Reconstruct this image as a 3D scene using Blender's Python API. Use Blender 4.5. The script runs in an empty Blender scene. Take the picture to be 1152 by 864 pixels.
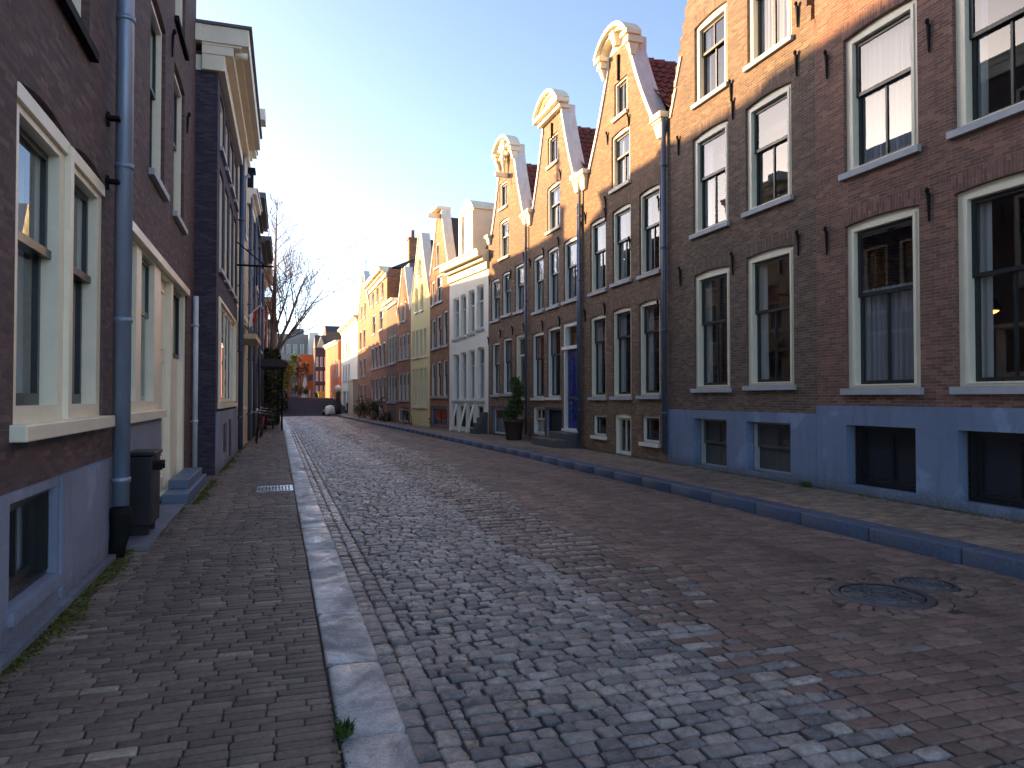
import bpy, bmesh, math, random
import numpy as np
from mathutils import Vector, Matrix, Euler
from mathutils.geometry import tessellate_polygon

random.seed(11)
rng = np.random.default_rng(5)
R = math.radians
scene = bpy.context.scene
COL = scene.collection

# ------------------------------------------------------------------ camera
F, PW, PH = 800.0, 1152, 864
YAW = math.atan(264 / F)
PITCH = math.atan(15 / F)
EYE = Vector((0, 0, 1.6))
cam = bpy.data.cameras.new('camera')
cam.sensor_width = 36
cam.lens = 36 * F / PW
cam.clip_start = .05
cam.clip_end = 3000
camo = bpy.data.objects.new('camera', cam)
camo.location = EYE
camo.rotation_euler = Euler((math.pi / 2 + PITCH, 0, -YAW), 'XYZ')
COL.objects.link(camo)
scene.camera = camo
CR = camo.rotation_euler.to_matrix()


def ray(x, y):
    return CR @ Vector(((x - PW / 2) / F, -(y - PH / 2) / F, -1))


def ground(x, y, z):
    d = ray(x, y)
    t = (z - EYE.z) / d.z
    return EYE + d * t


# ------------------------------------------------------------------ materials
def nt(name):
    m = bpy.data.materials.new(name)
    m.use_nodes = True
    t = m.node_tree
    t.nodes.clear()
    out = t.nodes.new('ShaderNodeOutputMaterial')
    return m, t, out


class N:
    """tiny node helper"""
    def __init__(s, t):
        s.t = t

    def __call__(s, typ, ins=None, **kw):
        n = s.t.nodes.new(typ)
        for k, v in kw.items():
            setattr(n, k, v)
        for k, v in (ins or {}).items():
            sock = n.inputs[k]
            if isinstance(v, bpy.types.NodeSocket):
                s.t.links.new(v, sock)
            else:
                if sock.type == 'RGBA' and len(v) == 3:
                    v = (*v, 1)
                sock.default_value = v
        return n


def ramp(n, fac, stops):
    r = n('ShaderNodeValToRGB', {'Fac': fac})
    e = r.color_ramp.elements
    while len(e) < len(stops):
        e.new(.5)
    for el, (p, c) in zip(e, stops):
        el.position = p
        el.color = (*c, 1) if len(c) == 3 else c
    return r.outputs['Color']


def mixc(n, fac, a, b, mode='MIX'):
    m = n('ShaderNodeMix', data_type='RGBA', blend_type=mode)
    for idx, v in ((0, fac), (6, a), (7, b)):
        if isinstance(v, bpy.types.NodeSocket):
            n.t.links.new(v, m.inputs[idx])
        else:
            m.inputs[idx].default_value = v if not isinstance(v, tuple) else (*v[:3], 1)
    return m.outputs[2]


def brick_mat(name, c1, c2, mortar, bw=.172, rh=.0465, rot=0., stain=.5, rough=.82, soot=(.02, .018, .017)):
    c1, c2 = tuple(x * 2.0 for x in c1), tuple(x * 2.0 for x in c2)
    m, t, out = nt(name)
    n = N(t)
    uv = n('ShaderNodeUVMap').outputs['UV']
    mp = n('ShaderNodeMapping', {'Vector': uv, 'Rotation': (0, 0, rot)})
    v = mp.outputs[0]
    wob = n('ShaderNodeTexNoise', {'Vector': v, 'Scale': 6., 'Detail': 2.})
    sub = n('ShaderNodeVectorMath', {0: wob.outputs['Color'], 1: (.5, .5, .5)}, operation='SUBTRACT')
    scl = n('ShaderNodeVectorMath', {0: sub.outputs[0], 'Scale': .012}, operation='SCALE')
    add = n('ShaderNodeVectorMath', {0: v, 1: scl.outputs[0]}, operation='ADD')
    b = n('ShaderNodeTexBrick', {'Vector': add.outputs[0], 'Color1': (0, 0, 0), 'Color2': (1, 1, 1), 'Mortar': (.5, .5, .5),
                                 'Scale': 1., 'Mortar Size': .0042, 'Mortar Smooth': .35, 'Bias': 0., 'Brick Width': bw, 'Row Height': rh})
    b.offset = .5
    col = ramp(n, b.outputs['Color'], [(0, c1), (.45, tuple(.5 * (x + y) for x, y in zip(c1, c2))), (.8, c2), (1, tuple(x * 1.35 for x in c2))])
    big = n('ShaderNodeTexNoise', {'Vector': uv, 'Scale': .7, 'Detail': 5., 'Roughness': .62})
    fine = n('ShaderNodeTexNoise', {'Vector': uv, 'Scale': 40., 'Detail': 3.})
    col = mixc(n, n('ShaderNodeMath', {0: fine.outputs['Fac'], 1: .55}, operation='MULTIPLY').outputs[0], col, tuple(x * .55 for x in c1))
    st = n('ShaderNodeMapRange', {'Value': big.outputs['Fac'], 'From Min': .42, 'From Max': .75, 'To Min': 0., 'To Max': stain})
    col = mixc(n, st.outputs[0], col, soot)
    # mortar, partly washed out
    mfade = n('ShaderNodeTexNoise', {'Vector': uv, 'Scale': 9., 'Detail': 4., 'Roughness': .7})
    mr = n('ShaderNodeMapRange', {'Value': mfade.outputs['Fac'], 'From Min': .35, 'From Max': .65, 'To Min': .12, 'To Max': 1.})
    mc = mixc(n, mr.outputs[0], tuple(x * .35 for x in mortar), mortar)
    col = mixc(n, b.outputs['Fac'], col, mc)
    h1 = n('ShaderNodeMath', {0: 1., 1: b.outputs['Fac']}, operation='SUBTRACT')
    hn = n('ShaderNodeMath', {0: fine.outputs['Fac'], 1: .35, 2: h1.outputs[0]}, operation='MULTIPLY_ADD')
    bump = n('ShaderNodeBump', {'Height': hn.outputs[0], 'Strength': .6, 'Distance': .006})
    p = n('ShaderNodeBsdfPrincipled', {'Base Color': col, 'Roughness': rough, 'Normal': bump.outputs[0], 'Specular IOR Level': .35})
    t.links.new(p.outputs[0], out.inputs[0])
    return m


def paint_mat(name, c, rough=.45, var=.12, dirt=.15, scale=3., bump=.15, streak=False, spec=.5, metal=0.):
    m, t, out = nt(name)
    n = N(t)
    co = n('ShaderNodeTexCoord').outputs['Object']
    vec = co
    if streak:
        vec = n('ShaderNodeMapping', {'Vector': co, 'Scale': (4., 4., .5)}).outputs[0]
    a = n('ShaderNodeTexNoise', {'Vector': vec, 'Scale': scale, 'Detail': 6., 'Roughness': .65})
    b = n('ShaderNodeTexNoise', {'Vector': co, 'Scale': scale * 14, 'Detail': 3.})
    f = n('ShaderNodeMapRange', {'Value': a.outputs['Fac'], 'From Min': .35, 'From Max': .7})
    col = mixc(n, f.outputs[0], tuple(x * (1 + var) for x in c), tuple(x * (1 - var) for x in c))
    d = n('ShaderNodeMapRange', {'Value': b.outputs['Fac'], 'From Min': .55, 'From Max': .8, 'To Max': dirt})
    col = mixc(n, d.outputs[0], col, tuple(x * .35 for x in c))
    rr = n('ShaderNodeMapRange', {'Value': a.outputs['Fac'], 'To Min': max(0, rough - .12), 'To Max': min(1, rough + .15)})
    bp = n('ShaderNodeBump', {'Height': b.outputs['Fac'], 'Strength': bump, 'Distance': .01})
    p = n('ShaderNodeBsdfPrincipled', {'Base Color': col, 'Roughness': rr.outputs[0], 'Normal': bp.outputs[0], 'Specular IOR Level': spec, 'Metallic': metal})
    t.links.new(p.outputs[0], out.inputs[0])
    return m


def stone_mat(name, stops, rough=(.35, .7), bumpd=.012, nscale=22., pits=.5):
    """paving stones: a colour and gloss of its own for every stone (mesh island)"""
    stops = [(p, (c[0] * 2.75, c[1] * 2.56, c[2] * 2.28)) for p, c in stops]
    m, t, out = nt(name)
    n = N(t)
    co = n('ShaderNodeTexCoord').outputs['Object']
    rnd = n('ShaderNodeNewGeometry').outputs['Random Per Island']
    col = ramp(n, rnd, stops)
    a = n('ShaderNodeTexNoise', {'Vector': co, 'Scale': nscale, 'Detail': 6., 'Roughness': .7})
    # wear and dirt in long streaks along the street
    wear = n('ShaderNodeMapping', {'Vector': co, 'Scale': (1.5, .22, 1.)}).outputs[0]
    big = n('ShaderNodeTexNoise', {'Vector': wear, 'Scale': 1., 'Detail': 5., 'Roughness': .6})
    dk = n('ShaderNodeMapRange', {'Value': a.outputs['Fac'], 'From Min': .35, 'From Max': .7, 'To Min': .65, 'To Max': 1.25})
    col = mixc(n, 1., col, n('ShaderNodeCombineColor', {0: dk.outputs[0], 1: dk.outputs[0], 2: dk.outputs[0]}).outputs[0], 'MULTIPLY')
    bg = n('ShaderNodeMapRange', {'Value': big.outputs['Fac'], 'From Min': .35, 'From Max': .65, 'To Min': .72, 'To Max': 1.2})
    col = mixc(n, 1., col, n('ShaderNodeCombineColor', {0: bg.outputs[0], 1: bg.outputs[0], 2: bg.outputs[0]}).outputs[0], 'MULTIPLY')
    r1 = n('ShaderNodeMath', {0: rnd, 1: 7.31}, operation='MULTIPLY')
    r2 = n('ShaderNodeMath', {0: r1.outputs[0]}, operation='FRACT')
    rs = n('ShaderNodeMath', {0: r2.outputs[0], 1: .5, 2: a.outputs['Fac']}, operation='MULTIPLY_ADD')
    rr = n('ShaderNodeMapRange', {'Value': rs.outputs[0], 'From Min': .3, 'From Max': 1.1, 'To Min': rough[0], 'To Max': rough[1]})
    bp = n('ShaderNodeBump', {'Height': a.outputs['Fac'], 'Strength': pits, 'Distance': bumpd})
    p = n('ShaderNodeBsdfPrincipled', {'Base Color': col, 'Roughness': rr.outputs[0], 'Normal': bp.outputs[0]})
    t.links.new(p.outputs[0], out.inputs[0])
    return m


def kerb_mat(name):
    """worn grey granite: polished and damp patches with their glare painted in pale, dark stains, fine speckle"""
    m, t, out = nt(name)
    n = N(t)
    co = n('ShaderNodeTexCoord').outputs['Object']
    rnd = n('ShaderNodeNewGeometry').outputs['Random Per Island']
    a = n('ShaderNodeTexNoise', {'Vector': co, 'Scale': 2.6, 'Detail': 9., 'Roughness': .68, 'Distortion': .6})
    b = n('ShaderNodeTexNoise', {'Vector': co, 'Scale': 90., 'Detail': 3.})
    c = n('ShaderNodeTexNoise', {'Vector': co, 'Scale': 1.3, 'Detail': 7., 'Roughness': .7})
    col = ramp(n, a.outputs['Fac'], [(.3, (.17, .175, .18)), (.48, (.33, .335, .345)), (.62, (.47, .47, .465)), (.75, (.62, .60, .56))])  # pale end of the ramp paints in the wet glare
    sp = n('ShaderNodeMapRange', {'Value': b.outputs['Fac'], 'From Min': .3, 'From Max': .7, 'To Min': .7, 'To Max': 1.2})
    col = mixc(n, 1., col, n('ShaderNodeCombineColor', {0: sp.outputs[0], 1: sp.outputs[0], 2: sp.outputs[0]}).outputs[0], 'MULTIPLY')
    st = n('ShaderNodeMapRange', {'Value': c.outputs['Fac'], 'From Min': .56, 'From Max': .7, 'To Max': .75})
    col = mixc(n, st.outputs[0], col, (.075, .075, .08))
    isl = n('ShaderNodeMapRange', {'Value': rnd, 'To Min': .85, 'To Max': 1.1})
    col = mixc(n, 1., col, n('ShaderNodeCombineColor', {0: isl.outputs[0], 1: isl.outputs[0], 2: isl.outputs[0]}).outputs[0], 'MULTIPLY')
    rr = n('ShaderNodeMapRange', {'Value': a.outputs['Fac'], 'From Min': .4, 'From Max': .62, 'To Min': .62, 'To Max': .2})
    h = n('ShaderNodeMath', {0: b.outputs['Fac'], 1: .3, 2: a.outputs['Fac']}, operation='MULTIPLY_ADD')
    bp = n('ShaderNodeBump', {'Height': h.outputs[0], 'Strength': .5, 'Distance': .02})
    p = n('ShaderNodeBsdfPrincipled', {'Base Color': col, 'Roughness': rr.outputs[0], 'Normal': bp.outputs[0]})
    t.links.new(p.outputs[0], out.inputs[0])
    return m


def plinth_mat(name, c):
    """painted render: patched repairs, scuffs, splash dirt along the foot"""
    m, t, out = nt(name)
    n = N(t)
    co = n('ShaderNodeTexCoord').outputs['Object']
    a = n('ShaderNodeTexNoise', {'Vector': co, 'Scale': 1.1, 'Detail': 7., 'Roughness': .6, 'Distortion': .4})
    b = n('ShaderNodeTexNoise', {'Vector': co, 'Scale': 26., 'Detail': 5., 'Roughness': .7})
    d = n('ShaderNodeTexNoise', {'Vector': n('ShaderNodeMapping', {'Vector': co, 'Scale': (5., 5., .6)}).outputs[0], 'Scale': 1.6, 'Detail': 5.})
    col = ramp(n, a.outputs['Fac'], [(.36, tuple(x * .86 for x in c)), (.5, c), (.56, c), (.60, tuple(x * 1.3 for x in c)), (.7, tuple(x * 1.22 for x in c))])
    f = n('ShaderNodeMapRange', {'Value': b.outputs['Fac'], 'From Min': .5, 'From Max': .75, 'To Max': .35})
    col = mixc(n, f.outputs[0], col, tuple(x * .5 for x in c))
    g = n('ShaderNodeMapRange', {'Value': d.outputs['Fac'], 'From Min': .52, 'From Max': .75, 'To Max': .4})
    col = mixc(n, g.outputs[0], col, (c[0] * .5, c[1] * .48, c[2] * .45))
    # splash dirt on the lowest 30 cm
    z = n('ShaderNodeSeparateXYZ', {0: co}).outputs[2]
    zz = n('ShaderNodeMath', {0: b.outputs['Fac'], 1: -.5, 2: z}, operation='MULTIPLY_ADD')
    sp = n('ShaderNodeMapRange', {'Value': zz.outputs[0], 'From Min': -.25, 'From Max': -.02, 'To Min': .65, 'To Max': 0.})
    col = mixc(n, sp.outputs[0], col, (.075, .072, .06))
    bp = n('ShaderNodeBump', {'Height': b.outputs['Fac'], 'Strength': .4, 'Distance': .008})
    p = n('ShaderNodeBsdfPrincipled', {'Base Color': col, 'Roughness': .62, 'Normal': bp.outputs[0]})
    t.links.new(p.outputs[0], out.inputs[0])
    return m


def leaf_mat(name, c1, c2):
    m, t, out = nt(name)
    n = N(t)
    rnd = n('ShaderNodeNewGeometry').outputs['Random Per Island']
    col = ramp(n, rnd, [(0, c1), (1, c2)])
    d = n('ShaderNodeBsdfPrincipled', {'Base Color': col, 'Roughness': .5})
    tr = n('ShaderNodeBsdfTranslucent', {'Color': col})
    mx = n('ShaderNodeMixShader', {0: .3, 1: d.outputs[0], 2: tr.outputs[0]})
    t.links.new(mx.outputs[0], out.inputs[0])
    return m


def glass_mat(name, ior=1.75, tint=(.92, .94, .94)):
    m, t, out = nt(name)
    n = N(t)
    fr = n('ShaderNodeFresnel', {'IOR': ior})
    g = n('ShaderNodeBsdfGlossy', {'Color': (.93, .96, 1.), 'Roughness': .004})
    tr = n('ShaderNodeBsdfTransparent', {'Color': tint})
    # seen from inside the fresnel node would mirror everything: the back reflects as little as real glass
    bf = n('ShaderNodeNewGeometry').outputs['Backfacing']
    fm = n('ShaderNodeMix', {0: bf, 2: fr.outputs[0], 3: .08}, data_type='FLOAT')
    mx = n('ShaderNodeMixShader', {0: fm.outputs[0], 1: tr.outputs[0], 2: g.outputs[0]})
    t.links.new(mx.outputs[0], out.inputs[0])
    return m


def cloth_mat(name, c):
    m, t, out = nt(name)
    n = N(t)
    d = n('ShaderNodeBsdfDiffuse', {'Color': c})
    tr = n('ShaderNodeBsdfTranslucent', {'Color': c})
    mx = n('ShaderNodeMixShader', {0: .25, 1: d.outputs[0], 2: tr.outputs[0]})
    t.links.new(mx.outputs[0], out.inputs[0])
    return m


M = {}
MORT = (.30, .27, .24)
M['brick_red'] = brick_mat('brick_red', (.088, .044, .033), (.16, .077, .052), (.36, .31, .26), stain=.3)
M['brick_brown'] = brick_mat('brick_brown', (.062, .040, .029), (.118, .073, .048), (.33, .29, .24), stain=.35)
M['brick_orange'] = brick_mat('brick_orange', (.082, .048, .030), (.155, .088, .049), (.32, .27, .21), stain=.25)
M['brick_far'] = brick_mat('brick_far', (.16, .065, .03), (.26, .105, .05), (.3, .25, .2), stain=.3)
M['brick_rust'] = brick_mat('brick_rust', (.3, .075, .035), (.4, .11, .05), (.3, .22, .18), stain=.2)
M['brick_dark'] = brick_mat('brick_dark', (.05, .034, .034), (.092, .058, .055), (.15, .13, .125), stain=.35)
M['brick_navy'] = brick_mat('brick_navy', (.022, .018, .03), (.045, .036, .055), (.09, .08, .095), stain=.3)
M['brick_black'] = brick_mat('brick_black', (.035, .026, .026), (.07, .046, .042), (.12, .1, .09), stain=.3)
for k in ('red', 'brown', 'orange', 'dark'):
    base = {'red': ((.085, .043, .034), (.15, .07, .052)), 'brown': ((.06, .038, .028), (.115, .07, .048)),
            'orange': ((.085, .048, .03), (.155, .087, .05)), 'dark': ((.048, .033, .033), (.088, .056, .053))}[k]
    M['arch_' + k] = brick_mat('arch_' + k, base[0], base[1], MORT if k != 'dark' else (.15, .13, .13), rot=math.pi / 2, bw=.2, rh=.05, stain=.2)
M['cream'] = paint_mat('cream', (.85, .785, .60), .4, .06, .12, 2.)
M['offwhite'] = paint_mat('offwhite', (.82, .79, .70), .45, .07, .15, 2.)
M['coping'] = paint_mat('coping', (.62, .60, .56), .6, .12, .25, 2., .3, True)
M['gold_white'] = paint_mat('gold_white', (.80, .72, .52), .5, .08, .15, 2.5, .3)
M['sash_dark'] = paint_mat('sash_dark', (.018, .022, .024), .3, .1, .1)
M['sash_white'] = paint_mat('sash_white', (.62, .61, .55), .4, .06, .1)
M['sill_stone'] = paint_mat('sill_stone', (.42, .43, .45), .55, .1, .25, 4.)
M['plinth_blue'] = plinth_mat('plinth_blue', (.19, .25, .37))
M['plinth_left'] = plinth_mat('plinth_left', (.22, .26, .36))
M['step_blue'] = paint_mat('step_blue', (.10, .15, .24), .45, .12, .2)
M['basement_board'] = paint_mat('basement_board', (.022, .026, .036), .45, .15, .2)
M['basement_grey'] = paint_mat('basement_grey', (.085, .085, .085), .5, .2, .2)
M['zinc'] = paint_mat('zinc', (.26, .32, .42), .42, .14, .2, 3., .1, True, metal=.35)
M['zinc_dark'] = paint_mat('zinc_dark', (.10, .13, .19), .4, .15, .2, 3., .1, True, metal=.3)
M['iron'] = paint_mat('iron', (.011, .011, .012), .75, .2, .2, spec=.15)
M['iron_cast'] = paint_mat('iron_cast', (.10, .105, .115), .4, .25, .3, 8., .5, metal=.5)
M['door_blue'] = paint_mat('door_blue', (.018, .035, .2), .28, .1, .05)
M['brass'] = paint_mat('brass', (.7, .52, .2), .25, .1, .1, metal=1.)
M['roof_tile'] = paint_mat('roof_tile', (.16, .045, .03), .7, .3, .5, 5., .5)
M['roof_dark'] = paint_mat('roof_dark', (.05, .04, .04), .7, .3, .4, 5., .5)
M['roof_slate'] = paint_mat('roof_slate', (.09, .075, .07), .65, .25, .4, 6., .5)
M['lead'] = paint_mat('lead', (.11, .115, .125), .55, .2, .3, 2.)
M['interior'] = paint_mat('interior', (.10, .085, .075), .9, .2, .1)
M['interior_red'] = paint_mat('interior_red', (.16, .03, .025), .9, .2, .1)
M['curtain'] = cloth_mat('curtain', (.5, .5, .48))
M['net_curtain'] = cloth_mat('net_curtain', (.36, .37, .40))
M['glass'] = glass_mat('glass', 1.8)
M['glass_left'] = glass_mat('glass_left', 1.6)
M['plaster_white'] = paint_mat('plaster_white', (.90, .85, .72), .7, .06, .1, 1.5, .2, True)
M['plaster_yellow'] = paint_mat('plaster_yellow', (.88, .72, .33), .7, .07, .1, 1.5, .2, True)
M['plaster_cream'] = paint_mat('plaster_cream', (.55, .48, .32), .7, .08, .15, 1.5, .2, True)
M['plaster_grey'] = paint_mat('plaster_grey', (.36, .35, .33), .7, .1, .15, 1.5, .2, True)
M['concrete'] = paint_mat('concrete', (.24, .23, .22), .8, .12, .2, 1.)
M['bin_black'] = paint_mat('bin_black', (.007, .007, .010), .42, .15, .1)
M['pot'] = paint_mat('pot', (.06, .038, .03), .7, .2, .3, 6.)
M['soil'] = paint_mat('soil', (.03, .022, .015), .95, .3, .3, 20.)
M['bark'] = paint_mat('bark', (.20, .135, .095), .9, .25, .4, 8., .6)
M['bark_ivy'] = paint_mat('bark_ivy', (.03, .028, .02), .9, .25, .4, 8., .6)
M['leaf_dark'] = leaf_mat('leaf_dark', (.012, .025, .010), (.04, .07, .02))
M['leaf_mid'] = leaf_mat('leaf_mid', (.03, .055, .015), (.08, .13, .03))
M['leaf_lime'] = leaf_mat('leaf_lime', (.10, .15, .02), (.24, .30, .05))
M['leaf_brown'] = leaf_mat('leaf_brown', (.08, .04, .02), (.17, .09, .04))
M['moss'] = leaf_mat('moss', (.05, .06, .01), (.17, .18, .035))
M['grass'] = leaf_mat('grass', (.03, .07, .012), (.09, .15, .03))
M['asphalt'] = paint_mat('asphalt', (.011, .014, .026), .95, .15, .2, 1., spec=.1)
M['joint'] = paint_mat('joint', (.042, .037, .033), .9, .3, .3, 6., .6)
M['joint_brick'] = paint_mat('joint_brick', (.05, .044, .034), .9, .3, .3, 6., .6)
M['earth'] = paint_mat('earth', (.07, .065, .06), .9, .2, .2, .2)
M['orange_paint'] = paint_mat('orange_paint', (.80, .13, .02), .6, .1, .1)
M['awning'] = paint_mat('awning', (.03, .026, .03), .7, .2, .2)
M['white_plastic'] = paint_mat('white_plastic', (.6, .66, .68), .3, .1, .1)
M['lime_box'] = paint_mat('lime_box', (.45, .5, .12), .5, .1, .1)
M['rubber'] = paint_mat('rubber', (.012, .012, .012), .8, .2, .2)
M['red_cloth'] = paint_mat('red_cloth', (.4, .03, .03), .8, .1, .1)
M['chrome'] = paint_mat('chrome', (.5, .5, .52), .25, .1, .1, metal=1.)
M['step_stone'] = paint_mat('step_stone', (.09, .085, .085), .6, .2, .3, 4., .4)
M['cobble'] = stone_mat('cobble', [(0, (.055, .058, .066)), (.3, (.085, .085, .092)), (.6, (.12, .118, .122)), (.85, (.15, .148, .15)), (1, (.115, .108, .102))], (.13, .46), .02, 22., .9)
M['clinker'] = stone_mat('clinker', [(0, (.045, .034, .031)), (.5, (.064, .047, .043)), (.85, (.08, .058, .052)), (.97, (.082, .062, .056)), (1, (.068, .064, .066))], (.42, .7), .01, 30., .5)
M['paver_right'] = stone_mat('paver_right', [(0, (.06, .045, .036)), (.5, (.085, .064, .05)), (1, (.11, .086, .07))], (.5, .8), .01, 30., .5)
M['paver_left'] = stone_mat('paver_left', [(0, (.043, .035, .032)), (.5, (.062, .050, .045)), (.97, (.08, .065, .058)), (1, (.12, .11, .095))], (.48, .8), .008, 34., .5)
M['kerb_granite'] = kerb_mat('kerb_granite')
M['kerb_blue'] = stone_mat('kerb_blue', [(0, (.024, .034, .062)), (1, (.027, .038, .068))], (.56, .62), .008, 30., .5)


# ------------------------------------------------------------------ mesh builder
class MB:
    def __init__(s):
        s.v, s.f, s.sm = [], [], []

    def add(s, vs, fs, smooth=False):
        o = len(s.v)
        s.v += [tuple(v) for v in vs]
        s.f += [tuple(i + o for i in f) for f in fs]
        s.sm += [smooth] * len(fs)
        return s

    def box(s, x0, x1, y0, y1, z0, z1):
        vs = [(x, y, z) for z in (z0, z1) for y in (y0, y1) for x in (x0, x1)]
        return s.add(vs, [(0, 2, 3, 1), (4, 5, 7, 6), (0, 1, 5, 4), (2, 6, 7, 3), (0, 4, 6, 2), (1, 3, 7, 5)])

    def frustum(s, c0, h0, c1, h1):
        """box between two axis-aligned rectangles (centre, half sizes) at two heights"""
        vs = []
        for (cx, cy, cz), (hx, hy) in ((c0, h0), (c1, h1)):
            vs += [(cx - hx, cy - hy, cz), (cx + hx, cy - hy, cz), (cx + hx, cy + hy, cz), (cx - hx, cy + hy, cz)]
        return s.add(vs, [(3, 2, 1, 0), (4, 5, 6, 7), (0, 1, 5, 4), (1, 2, 6, 5), (2, 3, 7, 6), (3, 0, 4, 7)])

    def prism(s, outer, y0, y1, holes=()):
        """(x, z) outline with holes extruded along y"""
        loops = [list(outer)] + [list(h) for h in holes]
        flat = [p for l in loops for p in l]
        tris = tessellate_polygon([[Vector((p[0], p[1], 0)) for p in l] for l in loops])
        n = len(flat)
        vs = [(p[0], y0, p[1]) for p in flat] + [(p[0], y1, p[1]) for p in flat]
        fs = []
        for t in tris:
            a, b, c = (flat[i] for i in t)
            ar = (b[0] - a[0]) * (c[1] - a[1]) - (b[1] - a[1]) * (c[0] - a[0])
            if abs(ar) < 1e-9:
                continue
            t = t if ar > 0 else (t[0], t[2], t[1])
            fs.append((t[0], t[1], t[2]))
            fs.append((t[0] + n, t[2] + n, t[1] + n))
        o = 0
        for li, l in enumerate(loops):
            ar = sum(l[i][0] * l[(i + 1) % len(l)][1] - l[(i + 1) % len(l)][0] * l[i][1] for i in range(len(l)))
            ccw = (ar > 0) == (li == 0)
            for i in range(len(l)):
                a, b = o + i, o + (i + 1) % len(l)
                fs.append((b, a, a + n, b + n) if ccw else (a, b, b + n, a + n))
            o += len(l)
        return s.add(vs, fs)

    def tube(s, pts, rad, sides=8, cap=True, smooth=True):
        pts = [Vector(p) for p in pts]
        if not isinstance(rad, (list, tuple)):
            rad = [rad] * len(pts)
        vs, fs = [], []
        up = Vector((0, 0, 1))
        for i, p in enumerate(pts):
            d = (pts[min(i + 1, len(pts) - 1)] - pts[max(i - 1, 0)]).normalized()
            a = d.cross(up)
            if a.length < .05:
                a = d.cross(Vector((0, 1, 0)))
            a.normalize()
            b = a.cross(d)
            for k in range(sides):
                t = 2 * math.pi * k / sides
                vs.append(p + (a * math.cos(t) + b * math.sin(t)) * rad[i])
        for i in range(len(pts) - 1):
            for k in range(sides):
                k2 = (k + 1) % sides
                fs.append((i * sides + k, i * sides + k2, (i + 1) * sides + k2, (i + 1) * sides + k))
        if cap:
            fs.append(tuple(range(sides))[::-1])
            fs.append(tuple((len(pts) - 1) * sides + k for k in range(sides)))
        return s.add(vs, fs, smooth)

    def lathe(s, prof, c=(0, 0, 0), sides=20, smooth=True):
        vs, fs = [], []
        for r, z in prof:
            for k in range(sides):
                t = 2 * math.pi * k / sides
                vs.append((c[0] + r * math.cos(t), c[1] + r * math.sin(t), c[2] + z))
        for i in range(len(prof) - 1):
            for k in range(sides):
                k2 = (k + 1) % sides
                fs.append((i * sides + k, i * sides + k2, (i + 1) * sides + k2, (i + 1) * sides + k))
        fs.append(tuple(range(sides))[::-1])
        fs.append(tuple((len(prof) - 1) * sides + k for k in range(sides)))
        return s.add(vs, fs, smooth)

    def leaves(s, pts, size, flat=0.):
        for p in pts:
            a = Vector((random.gauss(0, 1), random.gauss(0, 1), random.gauss(0, 1) * (1 - flat))).normalized()
            b = a.cross(Vector((random.gauss(0, 1), random.gauss(0, 1), random.gauss(0, 1)))).normalized()
            z = size * random.uniform(.6, 1.3)
            p = Vector(p)
            s.add([p - a * z, p + b * z * .45, p + a * z, p - b * z * .45], [(0, 1, 2, 3)])
        return s

    def build(s, name, mat, parent=None, bevel=0.):
        me = bpy.data.meshes.new(name)
        me.from_pydata(s.v, [], s.f)
        me.polygons.foreach_set('use_smooth', s.sm)
        # box-projected UVs in metres
        uvl = me.uv_layers.new(name='UVMap')
        nl = len(me.loops)
        co = np.empty(len(me.vertices) * 3, np.float32)
        me.vertices.foreach_get('co', co)
        co = co.reshape(-1, 3)
        vi = np.empty(nl, np.int32)
        me.loops.foreach_get('vertex_index', vi)
        ls = np.empty(len(me.polygons), np.int32)
        lt = np.empty(len(me.polygons), np.int32)
        me.polygons.foreach_get('loop_start', ls)
        me.polygons.foreach_get('loop_total', lt)
        nm = np.empty(len(me.polygons) * 3, np.float32)
        me.polygons.foreach_get('normal', nm)
        ax = np.abs(nm.reshape(-1, 3)).argmax(1)
        axl = np.repeat(ax, lt)
        c = co[vi]
        uv = np.where((axl == 1)[:, None], c[:, [0, 2]], np.where((axl == 0)[:, None], c[:, [1, 2]], c[:, [0, 1]]))
        uvl.data.foreach_set('uv', uv.astype(np.float32).ravel())
        me.materials.append(M[mat] if isinstance(mat, str) else mat)
        o = bpy.data.objects.new(name, me)
        COL.objects.link(o)
        if parent:
            o.parent = parent
        if bevel:
            b = o.modifiers.new('bevel', 'BEVEL')
            b.width = bevel
            b.segments = 2
            b.limit_method = 'ANGLE'
        return o


def tag(o, label=None, cat=None, group=None, kind=None):
    for k, v in (('label', label), ('category', cat), ('group', group), ('kind', kind)):
        if v:
            o[k] = v
    return o


def empty(name, loc, rz=0.):
    o = bpy.data.objects.new(name, None)
    o.empty_display_size = .3
    o.location = loc
    o.rotation_euler = (0, 0, rz)
    COL.objects.link(o)
    return o


def arc_pts(x0, x1, zs, rise, n=8):
    """points of a segmental arch from (x1, zs) back to (x0, zs)"""
    c, h = (x0 + x1) / 2, (x1 - x0) / 2
    if rise < .004:
        return [(x1, zs), (x0, zs)]
    r = (h * h + rise * rise) / (2 * rise)
    a = math.asin(h / r)
    return [(c + r * math.sin(t), zs + rise - r + r * math.cos(t)) for t in [a - 2 * a * i / n for i in range(n + 1)]]


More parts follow.
